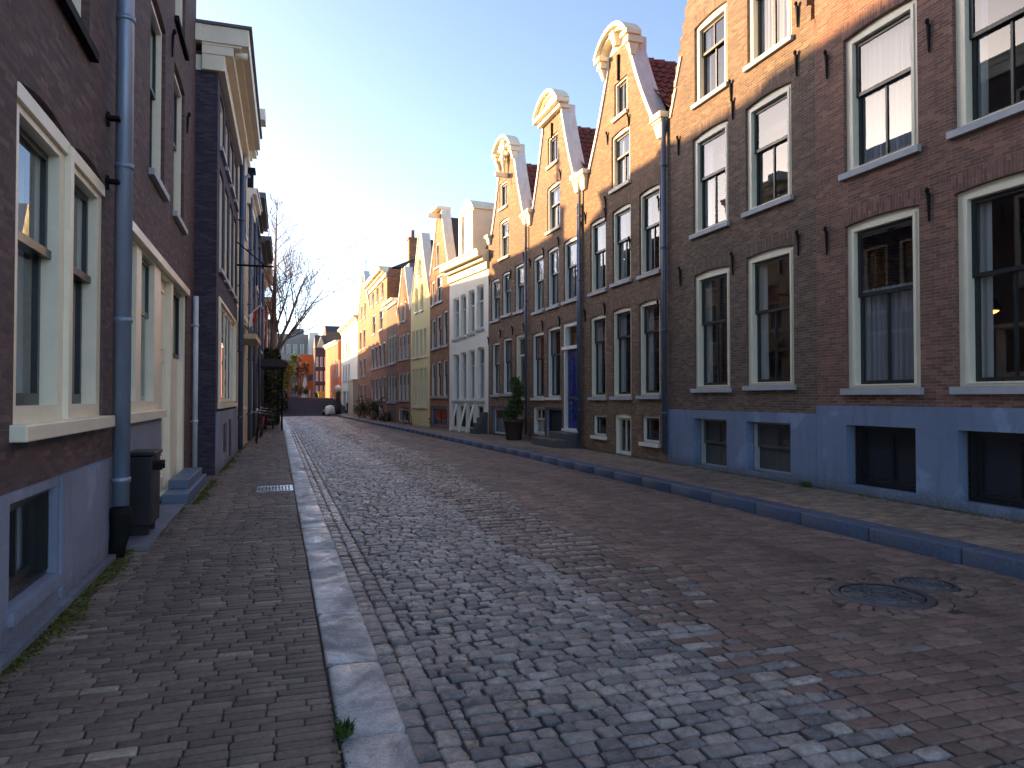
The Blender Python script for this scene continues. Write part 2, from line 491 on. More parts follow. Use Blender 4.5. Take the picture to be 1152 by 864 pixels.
# ------------------------------------------------------------------ houses
class House:
    """A, B: the two ends of the front on the ground, A on the left as seen from the street"""
    def __init__(s, name, A, B, z0, label, depth=8., wall='brick_brown', group='houses along the right side of the street'):
        s.A, s.B = Vector((A[0], A[1], z0)), Vector((B[0], B[1], z0))
        d = s.B - s.A
        s.W = d.length
        s.d = d.normalized()
        s.n = Vector((-s.d.y, s.d.x, 0))
        s.z0 = z0
        s.root = empty(name, s.A, math.atan2(d.y, d.x))
        tag(s.root, label, 'house', group)
        s.holes, s.pholes = [], []
        s.wallm = wall
        s.D = depth
        s.archm = 'arch_' + wall.split('_')[-1]
        if s.archm not in M:
            s.archm = None

    def px(s, x, y, off=0.):
        d = ray(x, y)
        t = ((s.A - s.n * off) - EYE).dot(s.n) / d.dot(s.n)
        p = EYE + d * t - s.A
        return p.dot(s.d), p.z

    def wpx(s, xl, yt, xr, yb, **kw):
        u0, z1 = s.px(xl, yt)
        u1, _ = s.px(xr, yt)
        _, z0 = s.px(xl, yb)
        return s.window(u0, u1, z0, z1, **kw)

    def row(s, n, xl, yt, xr, yb, gap=.28, **kw):
        u0, z1 = s.px(xl, yt)
        u1, _ = s.px(xr, yt)
        _, z0 = s.px(xl, yb)
        w = (u1 - u0) / n
        for i in range(n):
            s.window(u0 + w * i + w * gap / 2, u0 + w * (i + 1) - w * gap / 2, z0, z1, **kw)

    def window(s, u0, u1, z0, z1, rise=.06, fw=.1, frame='cream', sash='sash_dark', split=.42, bars=(0, 1), sill='sill_stone',
               curtain=0, setb=.05, arch=True, sash_on=True, sillw=.09, blind=None, glass='glass', fb=.06, plinth=False, name='window', simple=False):
        u0, u1 = max(u0, .05), min(u1, s.W - .05)
        hole = [(u0, z0), (u1, z0)] + arc_pts(u0, u1, z1, rise)
        if plinth:
            s.pholes.append(hole)
            s.holes.append([(u0 - .03, z0 - .03), (u1 + .03, z0 - .03), (u1 + .03, z1 + .03), (u0 - .03, z1 + .03)])
        else:
            s.holes.append(hole)
        e = .003
        fo = [(u0 + e, z0 + e), (u1 - e, z0 + e)] + arc_pts(u0 + e, u1 - e, z1 - e, rise)
        a0, a1, b0, b1 = u0 + fw, u1 - fw, z0 + fb, z1 - fw * .75
        fr = MB().prism(fo, setb, setb + .13, [[(a0, b0), (a1, b0), (a1, b1), (a0, b1)]])
        if not simple:
            # an inner bead around the opening
            w = fw * .35
            fr.prism([(a0 - w, b0 - w * .4), (a1 + w, b0 - w * .4), (a1 + w, b1 + w), (a0 - w, b1 + w)], setb - .018, setb,
                     [[(a0 - .004, b0 - .004), (a1 + .004, b0 - .004), (a1 + .004, b1 + .004), (a0 - .004, b1 + .004)]])
        fo_ = fr.build(name, frame, s.root)
        if sash_on:
            sw = min(.055, (a1 - a0) * .1)
            zm = b1 - (b1 - b0) * split
            y = setb + .05
            sb = MB()
            a0_, a1_ = a0 + e, a1 - e
            def ring(zb, zt, y0, nb):
                w = (a1_ - a0_ - sw * (2 + .6 * nb)) / (nb + 1)
                hs = []
                for k in range(nb + 1):
                    xa = a0_ + sw + k * (w + sw * .6)
                    hs.append([(xa, zb + sw), (xa + w, zb + sw), (xa + w, zt - sw), (xa, zt - sw)])
                sb.prism([(a0_, zb), (a1_, zb), (a1_, zt), (a0_, zt)], y0, y0 + .04, hs)
            if split > 0:
                ring(zm - sw * .4, b1 - e, y, bars[0])
                ring(b0 + e, zm + sw * .6, y + .042, bars[1])
            else:
                ring(b0 + e, b1 - e, y, bars[0])
            sb.build('sash', sash, fo_)
            if not blind:
                pn = MB()
                if split > 0:
                    pn.add([(a0 + .01, y + .02, zm), (a1 - .01, y + .02, zm), (a1 - .01, y + .02, b1 - .01), (a0 + .01, y + .02, b1 - .01)], [(0, 1, 2, 3)])
                    pn.add([(a0 + .01, y + .062, b0 + .01), (a1 - .01, y + .062, b0 + .01), (a1 - .01, y + .062, zm), (a0 + .01, y + .062, zm)], [(0, 1, 2, 3)])
                else:
                    pn.add([(a0 + .01, y + .02, b0 + .01), (a1 - .01, y + .02, b0 + .01), (a1 - .01, y + .02, b1 - .01), (a0 + .01, y + .02, b1 - .01)], [(0, 1, 2, 3)])
                pn.build('pane', glass, fo_)
            else:
                MB().box(a0 + .002, a1 - .002, y + .05, y + .075, b0 + .002, b1 - .002).build('shutter_or_void', blind, fo_)
        if sill:
            MB().prism([(u0 - .05, z0 - sillw), (u1 + .05, z0 - sillw), (u1 + .05, z0 - .003), (u0 - .05, z0 - .003)], -.07, setb + .02).build('sill', sill, fo_)
        if arch and s.archm and rise > 0:
            h = .24
            outer = arc_pts(u0 - .07, u1 + .07, z1 + h, rise * 1.05)
            inner = arc_pts(u0 - .0, u1 + .0, z1 + .004, rise)[::-1]
            MB().prism(inner + outer, -.004, .05).build('window_arch', s.archm, fo_)
        if curtain and sash_on and not blind:
            s.curtains(fo_, a0, a1, b0, b1, curtain, setb + .17)
        return fo_

    def curtains(s, par, a0, a1, b0, b1, mode, y):
        """1 two drawn-back curtains, 2 a full net curtain, 3 narrow side curtains, 4 net over the lower part"""
        cb = MB()
        w = a1 - a0
        spans = {1: [(a0 - .05, a0 + w * .3), (a1 - w * .3, a1 + .05)], 2: [(a0 - .05, a1 + .05)],
                 3: [(a0 - .05, a0 + w * .17), (a1 - w * .17, a1 + .05)], 4: [(a0 - .03, a1 + .03)]}[mode]
        zt = b1 + .02 if mode != 4 else b0 + (b1 - b0) * .62
        for x0, x1 in spans:
            n = max(8, int((x1 - x0) / .022))
            ph = random.random() * 6
            vs, fs = [], []
            for i in range(n + 1):
                x = x0 + (x1 - x0) * i / n
                dy = .025 * math.sin(x * 62 + ph) + .012 * math.sin(x * 145 + ph * 2)
                vs += [(x, y + dy * 1.3, b0 - .1), (x + .004 * math.sin(x * 40), y + dy * .7, zt)]
            for i in range(n):
                fs.append((2 * i, 2 * i + 2, 2 * i + 3, 2 * i + 1))
            cb.add(vs, fs, True)
        cb.build('curtain', 'curtain' if mode in (1, 3) else 'net_curtain', par)

    def anchor(s, x, y, L=.5):
        u, z = s.px(x, y)
        s.anchor_at(u, z, L)

    def anchor_at(s, u, z, L=.5):
        a = MB()
        a.frustum((u, -.02, z - L), (.006, .012), (u, -.03, z - .03), (.019, .02))
        a.lathe([(.010, -.04), (.028, -.015), (.030, .015), (.016, .042)], (u, -.05, z), 8)
        a.build('wall_anchor', 'iron', s.root)

    def pipe(s, u, z0, z1, r=.045, mat='zinc_dark', off=.09):
        p = MB()
        p.tube([(u, -off, z0), (u, -off, z1)], r, 12)
        z = z0 + .9
        while z < z1:
            p.tube([(u, -off, z), (u, -off, z + .05)], r * 1.2, 12)
            p.box(u - .012, u + .012, -off, .01, z + .01, z + .04)
            z += 1.9
        p.build('downpipe', mat, s.root)

    def rect(s, h):
        s.out = [(0, 0), (s.W, 0), (s.W, h), (0, h)]
        s.eave = h

    def gable(s, zs, sh, zn, nh, zt, bow=.1, n=8):
        """shoulders at height zs (half width sh), narrowing to half width nh at zn, straight to zt"""
        c = s.W / 2
        right = []
        for i in range(n + 1):
            t = i / n
            x = sh + (nh - sh) * t - bow * math.sin(math.pi * t) * (sh - nh) * .6
            right.append((c + x, zs + (zn - zs) * t))
        s.curve = right
        s.cx = c
        top = right + [(c + nh, zt), (c - nh, zt)] + [(2 * c - x, z) for x, z in right[::-1]]
        s.out = [(0, 0), (s.W, 0), (s.W, zs - .02)] + top + [(0, zs - .02)]
        s.eave = zs
        s.top = zt

    def coping(s, mat='coping', y0=-.04, y1=.42, th=.09):
        for sgn in (1, -1):
            pts = []
            cv = s.curve + [(s.curve[-1][0], s.top)]
            nor = []
            for i, p in enumerate(cv):
                a, b = cv[max(i - 1, 0)], cv[min(i + 1, len(cv) - 1)]
                d = Vector((b[0] - a[0], b[1] - a[1])).normalized()
                nor.append((d.y, -d.x))
            inner = [(p[0] - .02 * q[0], p[1] - .02 * q[1]) for p, q in zip(cv, nor)]
            outer = [(p[0] + th * q[0], p[1] + th * q[1]) for p, q in zip(cv, nor)]
            poly = outer + inner[::-1]
            if sgn < 0:
                poly = [(2 * s.cx - x, z) for x, z in poly][::-1]
            MB().prism(poly, y0, y1).build('gable_coping', mat, s.root)

    def shoulder(s, side, mat='gold_white', w=.5, h=.28):
        zs = s.eave
        x1 = s.W + .02 if side > 0 else w
        x0 = x1 - w if side > 0 else -.02
        b = MB()
        b.box(x0, x1, -.2, .5, zs - .02, zs + h * .45)
        b.box(x0 + .04, x1 - .04, -.16, .46, zs - h * .3, zs - .021)
        b.frustum(((x0 + x1) / 2, .12, zs - h * 1.5), ((x1 - x0) * .22, .2), ((x0 + x1) / 2, .13, zs - h * .301), ((x1 - x0) * .4, .26))
        b.build('gable_shoulder', mat, s.root, .012)

    def pediment(s, kind, half, z, rise, mat='gold_white'):
        c = s.cx
        b = MB()
        th = .2
        n = 14
        arcs = [arc_pts(c - half, c + half, z, rise, n), arc_pts(c - half + .12, c + half - .12, z, rise - .11, n), arc_pts(c - half + .2, c + half - .2, z - .02, rise - .17, n)]
        b.prism(arcs[0] + arcs[1][::-1], -.32, .14)                       # projecting hood
        b.prism([p for p in arcs[1]] + arcs[2][::-1], -.2, .1)         # moulding under it
        if kind == 'closed':
            b.prism([(c - half - .02, z - .16), (c + half + .02, z - .16), (c + half + .02, z - .02), (c - half - .02, z - .02)], -.3, .14)
            b.prism([(c - half + .1, z - .3), (c + half - .1, z - .3), (c + half - .1, z - .161), (c - half + .1, z - .161)], -.16, .2)
            b.prism(arc_pts(c - half + .2, c + half - .2, z - .018, rise - .172, n), -.1, .1)
        if kind in ('open', 'ornate'):
            for sg in (-1, 1):
                xc = c + sg * (half - .17)
                b.box(xc - .18, xc + .18, -.29, .14, z - .12, z - .001)
                b.box(xc - .13, xc + .13, -.22, .2, z - .3, z - .121)
                b.frustum((xc, -.03, z - .58), (.05, .06), (xc, -.03, z - .301), (.09, .15))
            # keystone
            b.frustum((c, 0, z + rise - .5), (.08, .14), (c, 0, z + rise - .14), (.13, .24))
            b.prism(arc_pts(c - half + .3, c + half - .3, z - .05, rise - .2, n), -.005, .1)
        o = b.build('pediment', mat, s.root, .015)
        if kind == 'ornate':
            q = MB()
            # carved shell, scrolls and drop below it
            for k in range(7):
                t = math.pi * (k + .5) / 7
                q.tube([(c, -.14, z - .05), (c + .3 * math.cos(t), -.2, z - .05 + .3 * math.sin(t))], [.03, .075], 8)
            for sg in (-1, 1):
                q.tube([(c + sg * (.22 + .14 * math.cos(a)), -.14, z - .32 + .14 * math.sin(a)) for a in [i * .55 for i in range(9)]], [.06 - .004 * i for i in range(9)], 7)
            q.tube([(c, -.14, z - .1), (c, -.16, z - .5), (c, -.1, z - .95)], [.12, .09, .03], 9)
            q.build('carving', mat, o)

    def roof_pitched(s, zr, mat='roof_tile', ze=None, y0=.3, tiles=True):
        """ridge at right angles to the street"""
        ze = ze if ze is not None else s.eave - .1
        b = MB()
        for sg in (0, 1):
            if tiles:
                L = math.hypot(s.W / 2, zr - ze)
                rows = int(L / .3)
                ny = int((s.D - y0) / .055)
                ux, uz = (s.W / 2) / L, (zr - ze) / L
                vs, fs = [], []
                nr = rows * 2
                for r in range(nr):
                    k = r // 2
                    d = (k + (r % 2) * .999) / rows * L
                    lift = .0 if r % 2 else .045
                    for j in range(ny + 1):
                        y = y0 + (s.D - y0) * j / ny
                        w = .028 * math.sin(2 * math.pi * y / .22 + .3 * math.sin(k * 1.7)) + .006 * math.sin(y * 37 + k * 5.1)
                        h = lift + w
                        x = ux * d - uz * h
                        z = ze + uz * d + ux * h
                        vs.append(((x if sg == 0 else s.W - x), y, z))
                for r in range(nr - 1):
                    for j in range(ny):
                        a = r * (ny + 1) + j
                        q = (a, a + ny + 1, a + ny + 2, a + 1)
                        fs.append(q if sg == 0 else q[::-1])
                b.add(vs, fs, False)
            else:
                x0, x1 = (0, s.W / 2) if sg == 0 else (s.W, s.W / 2)
                b.add([(x0, y0, ze), (x1, y0, zr), (x1, s.D, zr), (x0, s.D, ze)], [(0, 3, 2, 1) if sg else (0, 1, 2, 3)])
        b.add([(0, s.D, ze), (s.W, s.D, ze), (s.W / 2, s.D, zr)], [(0, 1, 2)])
        if tiles:
            y = y0
            while y < s.D:
                b.tube([(s.W / 2, y, zr - .02), (s.W / 2, y + .36, zr + .005)], [.10, .12], 8)
                y += .33
        return b.build('roof', mat, s.root)

    def roof_flat(s, h, slope=.0, mat='roof_dark', back=3.):
        b = MB()
        if slope:
            b.add([(0, .3, h), (s.W, .3, h), (s.W, back, h + slope), (0, back, h + slope), (s.W, s.D, h), (0, s.D, h)],
                  [(0, 1, 2, 3), (3, 2, 4, 5), (0, 3, 5), (1, 4, 2)])
        else:
            b.box(.02, s.W - .02, .31, s.D - .01, h - .1, h - .02)
        return b.build('roof', mat, s.root)

    def cornice(s, h, mat='offwhite', proj=.45, th=.5, x0=-.02, x1=None):
        x1 = s.W + .02 if x1 is None else x1
        b = MB()
        b.box(x0, x1, -.1, .0, h - th, h - th * .55)
        b.box(x0, x1, -proj * .55, .05, h - th * .549, h - th * .35)
        b.box(x0, x1, -proj, .1, h - th * .349, h - .03)
        b.box(x0, x1, -proj - .05, .3, h - .029, h + .03)
        return b.build('cornice', mat, s.root)

    def finish(s, floors=(3., 5.6, 8.), plinth=None, plinth_h=0., sides=None, sidemat=None, back=2.6, inner='interior', t=.3):
        MB().prism(s.out, 0, t, s.holes).build('wall', s.wallm, s.root)
        e = s.eave
        b = MB()
        b.add([(.012, t, 0), (.012, s.D, 0), (.012, s.D, e - .1), (.012, t, e - .1)], [(0, 3, 2, 1)])
        b.add([(s.W - .012, t, 0), (s.W - .012, s.D, 0), (s.W - .012, s.D, e - .1), (s.W - .012, t, e - .1)], [(0, 1, 2, 3)])
        b.add([(.012, s.D, 0), (s.W - .012, s.D, 0), (s.W - .012, s.D, e - .1), (.012, s.D, e - .1)], [(0, 1, 2, 3)])
        b.build('side_wall', sidemat or s.wallm, s.root)
        i = MB()
        i.box(.03, s.W - .03, back, back + .1, .05, e - .15)
        for z in floors:
            if z < e - .3:
                i.box(.03, s.W - .03, t + .02, back - .005, z - .15, z)
        i.build('interior', inner, s.root)
        if plinth:
            MB().prism([(.004, 0), (s.W - .004, 0), (s.W - .004, plinth_h), (.004, plinth_h)], -.035, .135, s.pholes).build('plinth', plinth, s.root)


# ------------------------------------------------------------------ street layout
PAVR, ROADZ = .11, -.05
RW = [(8.49, -4), (8.49, 24.3), (8.18, 28), (7.48, 33), (6.62, 42.7), (6.45, 70), (6.4, 100)]
RK = [(6.42, -4), (6.44, 18), (6.0, 31), (5.5, 42), (4.85, 63)]
LKO = [(.6, -4), (.6, 40), (.45, 64)]
LKI = [(.285, -4), (.285, 40), (.15, 64)]


def interp(poly, y):
    for (x0, y0), (x1, y1) in zip(poly, poly[1:]):
        if y <= y1:
            return x0 + (x1 - x0) * (y - y0) / (y1 - y0)
    return poly[-1][0]


def wall_at(x, poly=RW):
    d = ray(x, 447)
    for (x0, y0), (x1, y1) in zip(poly, poly[1:]):
        # solve (t*dx, t*dy) on the segment
        ex, ey = x1 - x0, y1 - y0
        det = d.x * (-ey) + ex * d.y
        t = (x0 * (-ey) + ex * y0) / det
        k = (d.x * y0 - d.y * x0) / det
        if -1e-6 <= k <= 1 + 1e-6 and t > 0:
            return (x0 + ex * k, y0 + ey * k)
    raise ValueError(x)


# ================================================================== RIGHT ROW
# nearest house: red brick, blue plinth
h = House('brick_house', wall_at(920), (8.49, -3.), PAVR, 'large reddish brick house with blue plinth and wide cream windows, nearest on the right', wall='brick_red')
h.rect(11.2)
kw = dict(fw=.15, rise=.04, setb=.06, sillw=.1)
uA, zt = h.px(950, 255.5); uB, _ = h.px(1034, 255.5); _, zb = h.px(951, 437)
uC, zt2 = h.px(950.5, 45); _, zb2 = h.px(950.5, 196)
uD, _ = h.px(1073.5, 221)
w, st = uB - uA, uD - uA
for i in range(4):
    o = h.window(uA + st * i, uA + st * i + w, zb, zt, curtain=(4, 3, 1, 3)[i], **kw)
    o = h.window(uA + st * i, uA + st * i + w, zb2, zt2, curtain=(2, 3, 1, 2)[i], **kw)
    h.window(uA + st * i, uA + st * i + w, zb2 + (zb2 - zb), zt2 + (zb2 - zb), curtain=0, **kw)
u0, z1 = h.px(954, 478); u1, _ = h.px(1032, 478); _, z0 = h.px(957, 545)
for i in range(4):
    h.window(u0 + st * i, u0 + st * i + (u1 - u0), z0, z1, rise=0, fw=.07, fb=.05, frame='sash_dark', split=0, bars=(1, 0), sill=None, setb=.16,
             blind='basement_board', plinth=True, name='basement_window')
for x, y in ((931, 60), (1046, 215), (931, 258), (928, 140), (1046, 25)):
    if y not in (140,):
        h.anchor(x, y, .42)
_, zp = h.px(924, 456)
h.cornice(11.2)
h.roof_flat(11.2)
h.finish(plinth='plinth_blue', plinth_h=zp, floors=(zb - .6, zb2 - .6, 8.2), inner='interior')
house_r0 = h

# second: brown brick, tapering gable
h = House('brick_house', wall_at(752), wall_at(920), PAVR, 'brown brick house with blue plinth and grey boarded cellar windows beside the large red one', wall='brick_brown')
c = h.W / 2
zs = 7.55
zig = []
k, x, z = 0, h.W / 2, zs
steps = 20
for i in range(steps):
    t0, t1 = i / steps, (i + 1) / steps
    xa = c - (c + (.45 - c) * t0); xb = c - (c + (.45 - c) * t1)
    za, zb_ = zs + (13.2 - zs) * t0, zs + (13.2 - zs) * t1
    zig += [(xa, za), (xa - .015, zb_ - .03), (xb - .05, zb_ - .0)]
h.out = [(0, 0), (h.W, 0), (h.W, zs)] + [(h.W - px_, pz) for px_, pz in zig] + [(c + .45, 13.7), (c - .45, 13.7)] + [(px_, pz) for px_, pz in zig[::-1]] + [(0, zs)]
h.eave = zs
kw = dict(fw=.14, rise=.05, setb=.05)
h.wpx(780.5, 311, 821, 437, curtain=3, **kw)
h.wpx(839, 291.5, 892.5, 434, curtain=3, **kw)
h.wpx(779, 158.5, 819, 265, curtain=1, bars=(0, 1), **kw)
h.wpx(838.3, 123.5, 890, 240, curtain=0, bars=(0, 1), **kw)
h.wpx(781, 33, 818, 119, curtain=3, bars=(1, 1), split=.36, **kw)
h.wpx(840, -42, 890, 76, curtain=2, bars=(1, 1), split=.36, **kw)
kb = dict(rise=0, fw=.05, fb=.04, frame='sill_stone', sash='basement_grey', split=.5, bars=(1, 1), sill=None, setb=.14, blind='basement_grey', plinth=True, name='basement_window')
h.wpx(782, 470.5, 819, 523, **kb)
h.wpx(841, 474, 891, 529, **kb)
for x, y in ((766, 302), (825, 286), (899, 262), (764, 155), (825, 112), (897, 60), (823, 92), (898, 5)):
    h.anchor(x, y, .4)
_, zp = h.px(757, 460.5)
h.roof_pitched(12.9, 'roof_tile', tiles=False)
_, z = h.px(747, 142)
h.finish(plinth='plinth_blue', plinth_h=zp, floors=(1.6, 4.3, 6.6))
# flashing strips on the left verge
for t in (.06, .17):
    za = zs + (13.2 - zs) * t
    MB().prism([(-.0 + t * 2.0, za - .02), (.06 + t * 2.0, za - .02), (.3 + t * 2.0, za + .55), (.22 + t * 2.0, za + .55)], -.03, -.002).build('flashing', 'gold_white', h.root)

# third: tall gable with arched open pediment
h = House('gabled_house', wall_at(655), wall_at(752), PAVR, 'tallest brown gabled house with open arched cream pediment and low cellar door', wall='brick_orange')
h.gable(7.95, h.W / 2 - .55, 10.3, .62, 10.7)
kw = dict(fw=.09, rise=.05, setb=.05)
h.wpx(663.8, 358.5, 681.5, 446.6, curtain=1, bars=(0, 1), split=.3, **kw)
h.wpx(688.8, 351, 710, 446, curtain=1, bars=(0, 1), split=.3, **kw)
h.wpx(718.6, 343, 742.5, 444.8, curtain=1, bars=(0, 1), split=.3, **kw)
h.wpx(663.8, 253, 681.5, 330.5, bars=(0, 1), curtain=1, **kw)
h.wpx(688.8, 239.8, 709.5, 320, bars=(0, 1), curtain=1, **kw)
h.wpx(718.9, 220, 742.3, 311, bars=(0, 1), curtain=3, **kw)
h.wpx(687.8, 156, 708.5, 215, bars=(0, 1), curtain=1, sill='gold_white', **kw)
h.wpx(691, 96, 705.5, 135, split=0, bars=(1, 0), curtain=0, sill='gold_white', fw=.08, rise=.0, setb=.05)
kb = dict(fw=.07, rise=.0, setb=.05, frame='offwhite', sill='offwhite', split=0, bars=(0, 0))
h.wpx(667, 466.5, 682, 489.5, **kb)
h.wpx(722, 467.5, 742, 497, **kb)
# cellar door
o = h.wpx(690.8, 466.5, 710, 511, fw=.1, rise=.06, frame='cream', sill=None, split=0, bars=(1, 0), setb=.05, name='cellar_door', sash='sash_white')
for x, y in ((659, 240), (682, 222), (682, 236), (709.5, 268), (742, 222), (681, 342), (742, 340), (659, 350), (684, 150), (708, 130)):
    h.anchor(x, y, .32)
u, z = h.px(700, 80)
MB().prism([(h.cx - .015, 9.82), (h.cx + .015, 9.82), (h.cx + .035, 10.5), (h.cx - .035, 10.5)], -.06, -.004).build('wall_anchor', 'iron', h.root)
h.coping()
h.shoulder(1); h.shoulder(-1)
h.pediment('open', .96, 10.72, .5)
h.roof_pitched(10.45)
h.pipe(h.W - .02, .2, 7.9, .055, 'zinc_dark')
h.pipe(.03, .2, 7.6, .04, 'zinc_dark')
h.finish(floors=(1.3, 4.0, 6.3))

# fourth: blue door, closed pediment
h = House('gabled_house', wall_at(594.5), wall_at(655), PAVR, 'brown gabled house with dark blue front door and closed cream pediment', wall='brick_orange')
h.gable(8.0, h.W / 2 - .5, 10.45, .82, 10.75)
kw = dict(fw=.09, rise=.05, setb=.05, frame='offwhite')
h.wpx(598.7, 377, 612, 447.5, curtain=3, bars=(0, 1), split=.38, sill='offwhite', **kw)
h.wpx(615.5, 370.5, 630.5, 447, curtain=3, bars=(0, 1), split=.38, sill='offwhite', **kw)
h.wpx(600, 292, 611.5, 352, curtain=1, **kw)
h.wpx(616, 283, 628.5, 346.5, curtain=1, **kw)
h.wpx(634, 274, 649.8, 340, curtain=1, **kw)
h.wpx(615.6, 213.5, 630, 262, curtain=1, sill='gold_white', **kw)
h.wpx(616.3, 157, 627.7, 189, split=0, bars=(1, 0), curtain=1, sill='gold_white', fw=.08, rise=0, setb=.05)
h.wpx(599.2, 457, 612.7, 488.5, split=.45, bars=(1, 1), sill=None, sash='sash_white', frame='offwhite', fw=.08, rise=0, curtain=4)
# dark hatch to the cellar
o = h.wpx(613.6, 458.5, 632, 490.5, split=0, bars=(0, 0), sill=None, frame='plinth_blue', fw=.08, rise=0, blind='basement_board', name='cellar_hatch')
# front door: frame, leaf, transom, handle
u0, zt = h.px(633, 364.5); u1, _ = h.px(650.5, 364.5); _, zb = h.px(633, 485)
u1 = min(u1, h.W - .1)
_, zd = h.px(640, 391)
hole = [(u0, zb), (u1, zb), (u1, zt), (u0, zt)]
h.holes.append(hole)
e = .003
a0, a1 = u0 + .14, u1 - .1
fr = MB().prism([(u0 + e, zb + e), (u1 - e, zb + e), (u1 - e, zt - e), (u0 + e, zt - e)], .03, .18,
                [[(a0, zb + .1), (a1, zb + .1), (a1, zd - .06), (a0, zd - .06)], [(a0, zd + .05), (a1, zd + .05), (a1, zt - .12), (a0, zt - .12)]])
fr.box(u0 - .02, u1 + .0, -.03, .029, zd - .055, zd + .045)
fr.box(u0 - .01, u1 + .0, -.05, .029, zb + .01, zb + .09)
door = fr.build('front_door', 'offwhite', h.root)
dl = MB().box(a0 + e, a1 - e, .12, .17, zb + .103, zd - .063)
for (q0, q1) in ((.06, .36), (.42, .9)):
    zz0, zz1 = zb + .1 + (zd - zb - .16) * q0, zb + .1 + (zd - zb - .16) * q1
    for (r0, r1) in ((.12, .46), (.54, .88)):
        xa, xb = a0 + (a1 - a0) * r0, a0 + (a1 - a0) * r1
        dl.prism([(xa, zz0), (xb, zz0), (xb, zz1), (xa, zz1)], .105, .1195, [[(xa + .03, zz0 + .03), (xb - .03, zz0 + .03), (xb - .03, zz1 - .03), (xa + .03, zz1 - .03)]])
dl.build('door_leaf', 'door_blue', door)
MB().add([(a0, .13, zd + .05), (a1, .13, zd + .05), (a1, .13, zt - .12), (a0, .13, zt - .12)], [(0, 1, 2, 3)]).build('transom_pane', 'glass', door)
zk = zb + 1.02
k = MB().box(a0 + .12, a0 + .5, .06, .085, zk, zk + .05)
k.box(a0 + .14, a0 + .17, .085, .12, zk + .01, zk + .04); k.box(a0 + .45, a0 + .48, .085, .12, zk + .01, zk + .04)
k.box(a0 + .15, a0 + .4, .112, .119, zk - .16, zk - .1)
k.build('door_handle', 'brass', door)
# stoop
sb = MB()
_, z1 = h.px(633, 487)
sb.box(u0 - .15, u1 + .12, -.42, -.004, 0, zb)
sb.box(u0 - .75, u1 + .12, -.78, -.421, 0, zb * .55)
sb.box(u0 - .75, u0 - .151, -.42, -.004, 0, zb * .55)
sb.build('stoop', 'step_stone', h.root, .015)
for x, y in ((592, 370), (611, 362), (630, 357), (612, 280), (629, 268), (631, 192), (597, 292), (653, 250)):
    h.anchor(x, y, .3)
MB().prism([(h.cx - .015, 9.95), (h.cx + .015, 9.95), (h.cx + .03, 10.45), (h.cx - .03, 10.45)], -.06, -.004).build('wall_anchor', 'iron', h.root)
h.coping()
h.shoulder(1); h.shoulder(-1)
h.pediment('closed', 1.08, 10.9, .55)
h.roof_pitched(10.35)
h.pipe(h.W - .06, .5, 7.2, .05, 'zinc_dark')
h.finish(floors=(1.3, 3.9, 6.2))

# fifth: ornate pediment
h = House('gabled_house', wall_at(549.5), wall_at(594.5), PAVR, 'narrow brown gabled house with carved scroll pediment, beside the white house', wall='brick_orange')
_, zsh = h.px(588, 250)
_, zne = h.px(573, 176)
h.gable(8.0, h.W / 2 - .4, zne, .66, zne + .35)
kw = dict(fw=.085, rise=.04, setb=.05, frame='offwhite', curtain=1)
h.wpx(553.5, 387, 562, 444, **kw)
h.wpx(565.5, 382, 575.7, 443, **kw)
h.wpx(552.6, 317, 562, 361.5, **kw)
h.wpx(565, 309, 574.6, 355.5, **kw)
h.wpx(579, 300.5, 589.3, 351.5, **kw)
h.wpx(562, 250.7, 572.4, 292, sill='gold_white', **kw)
h.wpx(562, 208, 570.5, 236, split=0, bars=(1, 0), sill='gold_white', **{**kw, 'rise': 0})
o = h.wpx(579.7, 378, 592, 450, split=.3, bars=(0, 0), sill=None, frame='cream', fw=.1, rise=.04, name='front_door', sash='cream')
h.wpx(553, 457, 579, 488.5, split=0, bars=(1, 0), sill=None, frame='plinth_blue', sash='sash_white', fw=.12, rise=0, curtain=4)
for x, y in ((550, 380), (563.5, 372), (577, 368), (590, 365), (575, 305), (590, 285), (551, 312)):
    h.anchor(x, y, .3)
h.coping()
h.shoulder(1, 'coping', .42, .2); h.shoulder(-1, 'coping', .42, .2)
h.pediment('ornate', .92, zne + .32, .5)
MB().box(h.cx - .09, h.cx + .09, -.5, .2, zne - .75, zne - .6).tube([(h.cx, -.42, zne - .75), (h.cx, -.42, zne - .95), (h.cx + .06, -.42, zne - 1.02), (h.cx + .08, -.42, zne - .95)], .02, 6).build('hoist_beam', 'gold_white', h.root)
h.roof_pitched(zne - .2)
h.pipe(h.W - .03, .2, 7.6, .045, 'zinc_dark')
h.finish(floors=(1.4, 3.9, 6.2))

# sixth: white house with cornice and dormer
h = House('white_house', wall_at(505.5), wall_at(549.5), PAVR, 'white plastered house with heavy cornice, slate roof and white dormer', wall='plaster_white')
_, zc = h.px(504, 302)
h.rect(zc)
kw = dict(fw=.06, rise=.03, setb=.05, frame='offwhite', curtain=1, sash='sash_white', arch=False, sill='sill_stone', split=.35)
for a, b_, yt, yb in ((510, 516.5, 337, 382), (518, 524.5, 333, 379), (527, 534, 328, 375.5), (536.2, 544.2, 322.5, 371)):
    h.wpx(a, yt, b_, yb, **kw)
for a, b_, yt in ((510, 516.5, 400), (518, 524.5, 397.5), (527, 534, 395), (536.5, 545, 392)):
    h.wpx(a, yt, b_, 450.5, **{**kw, 'split': .3})
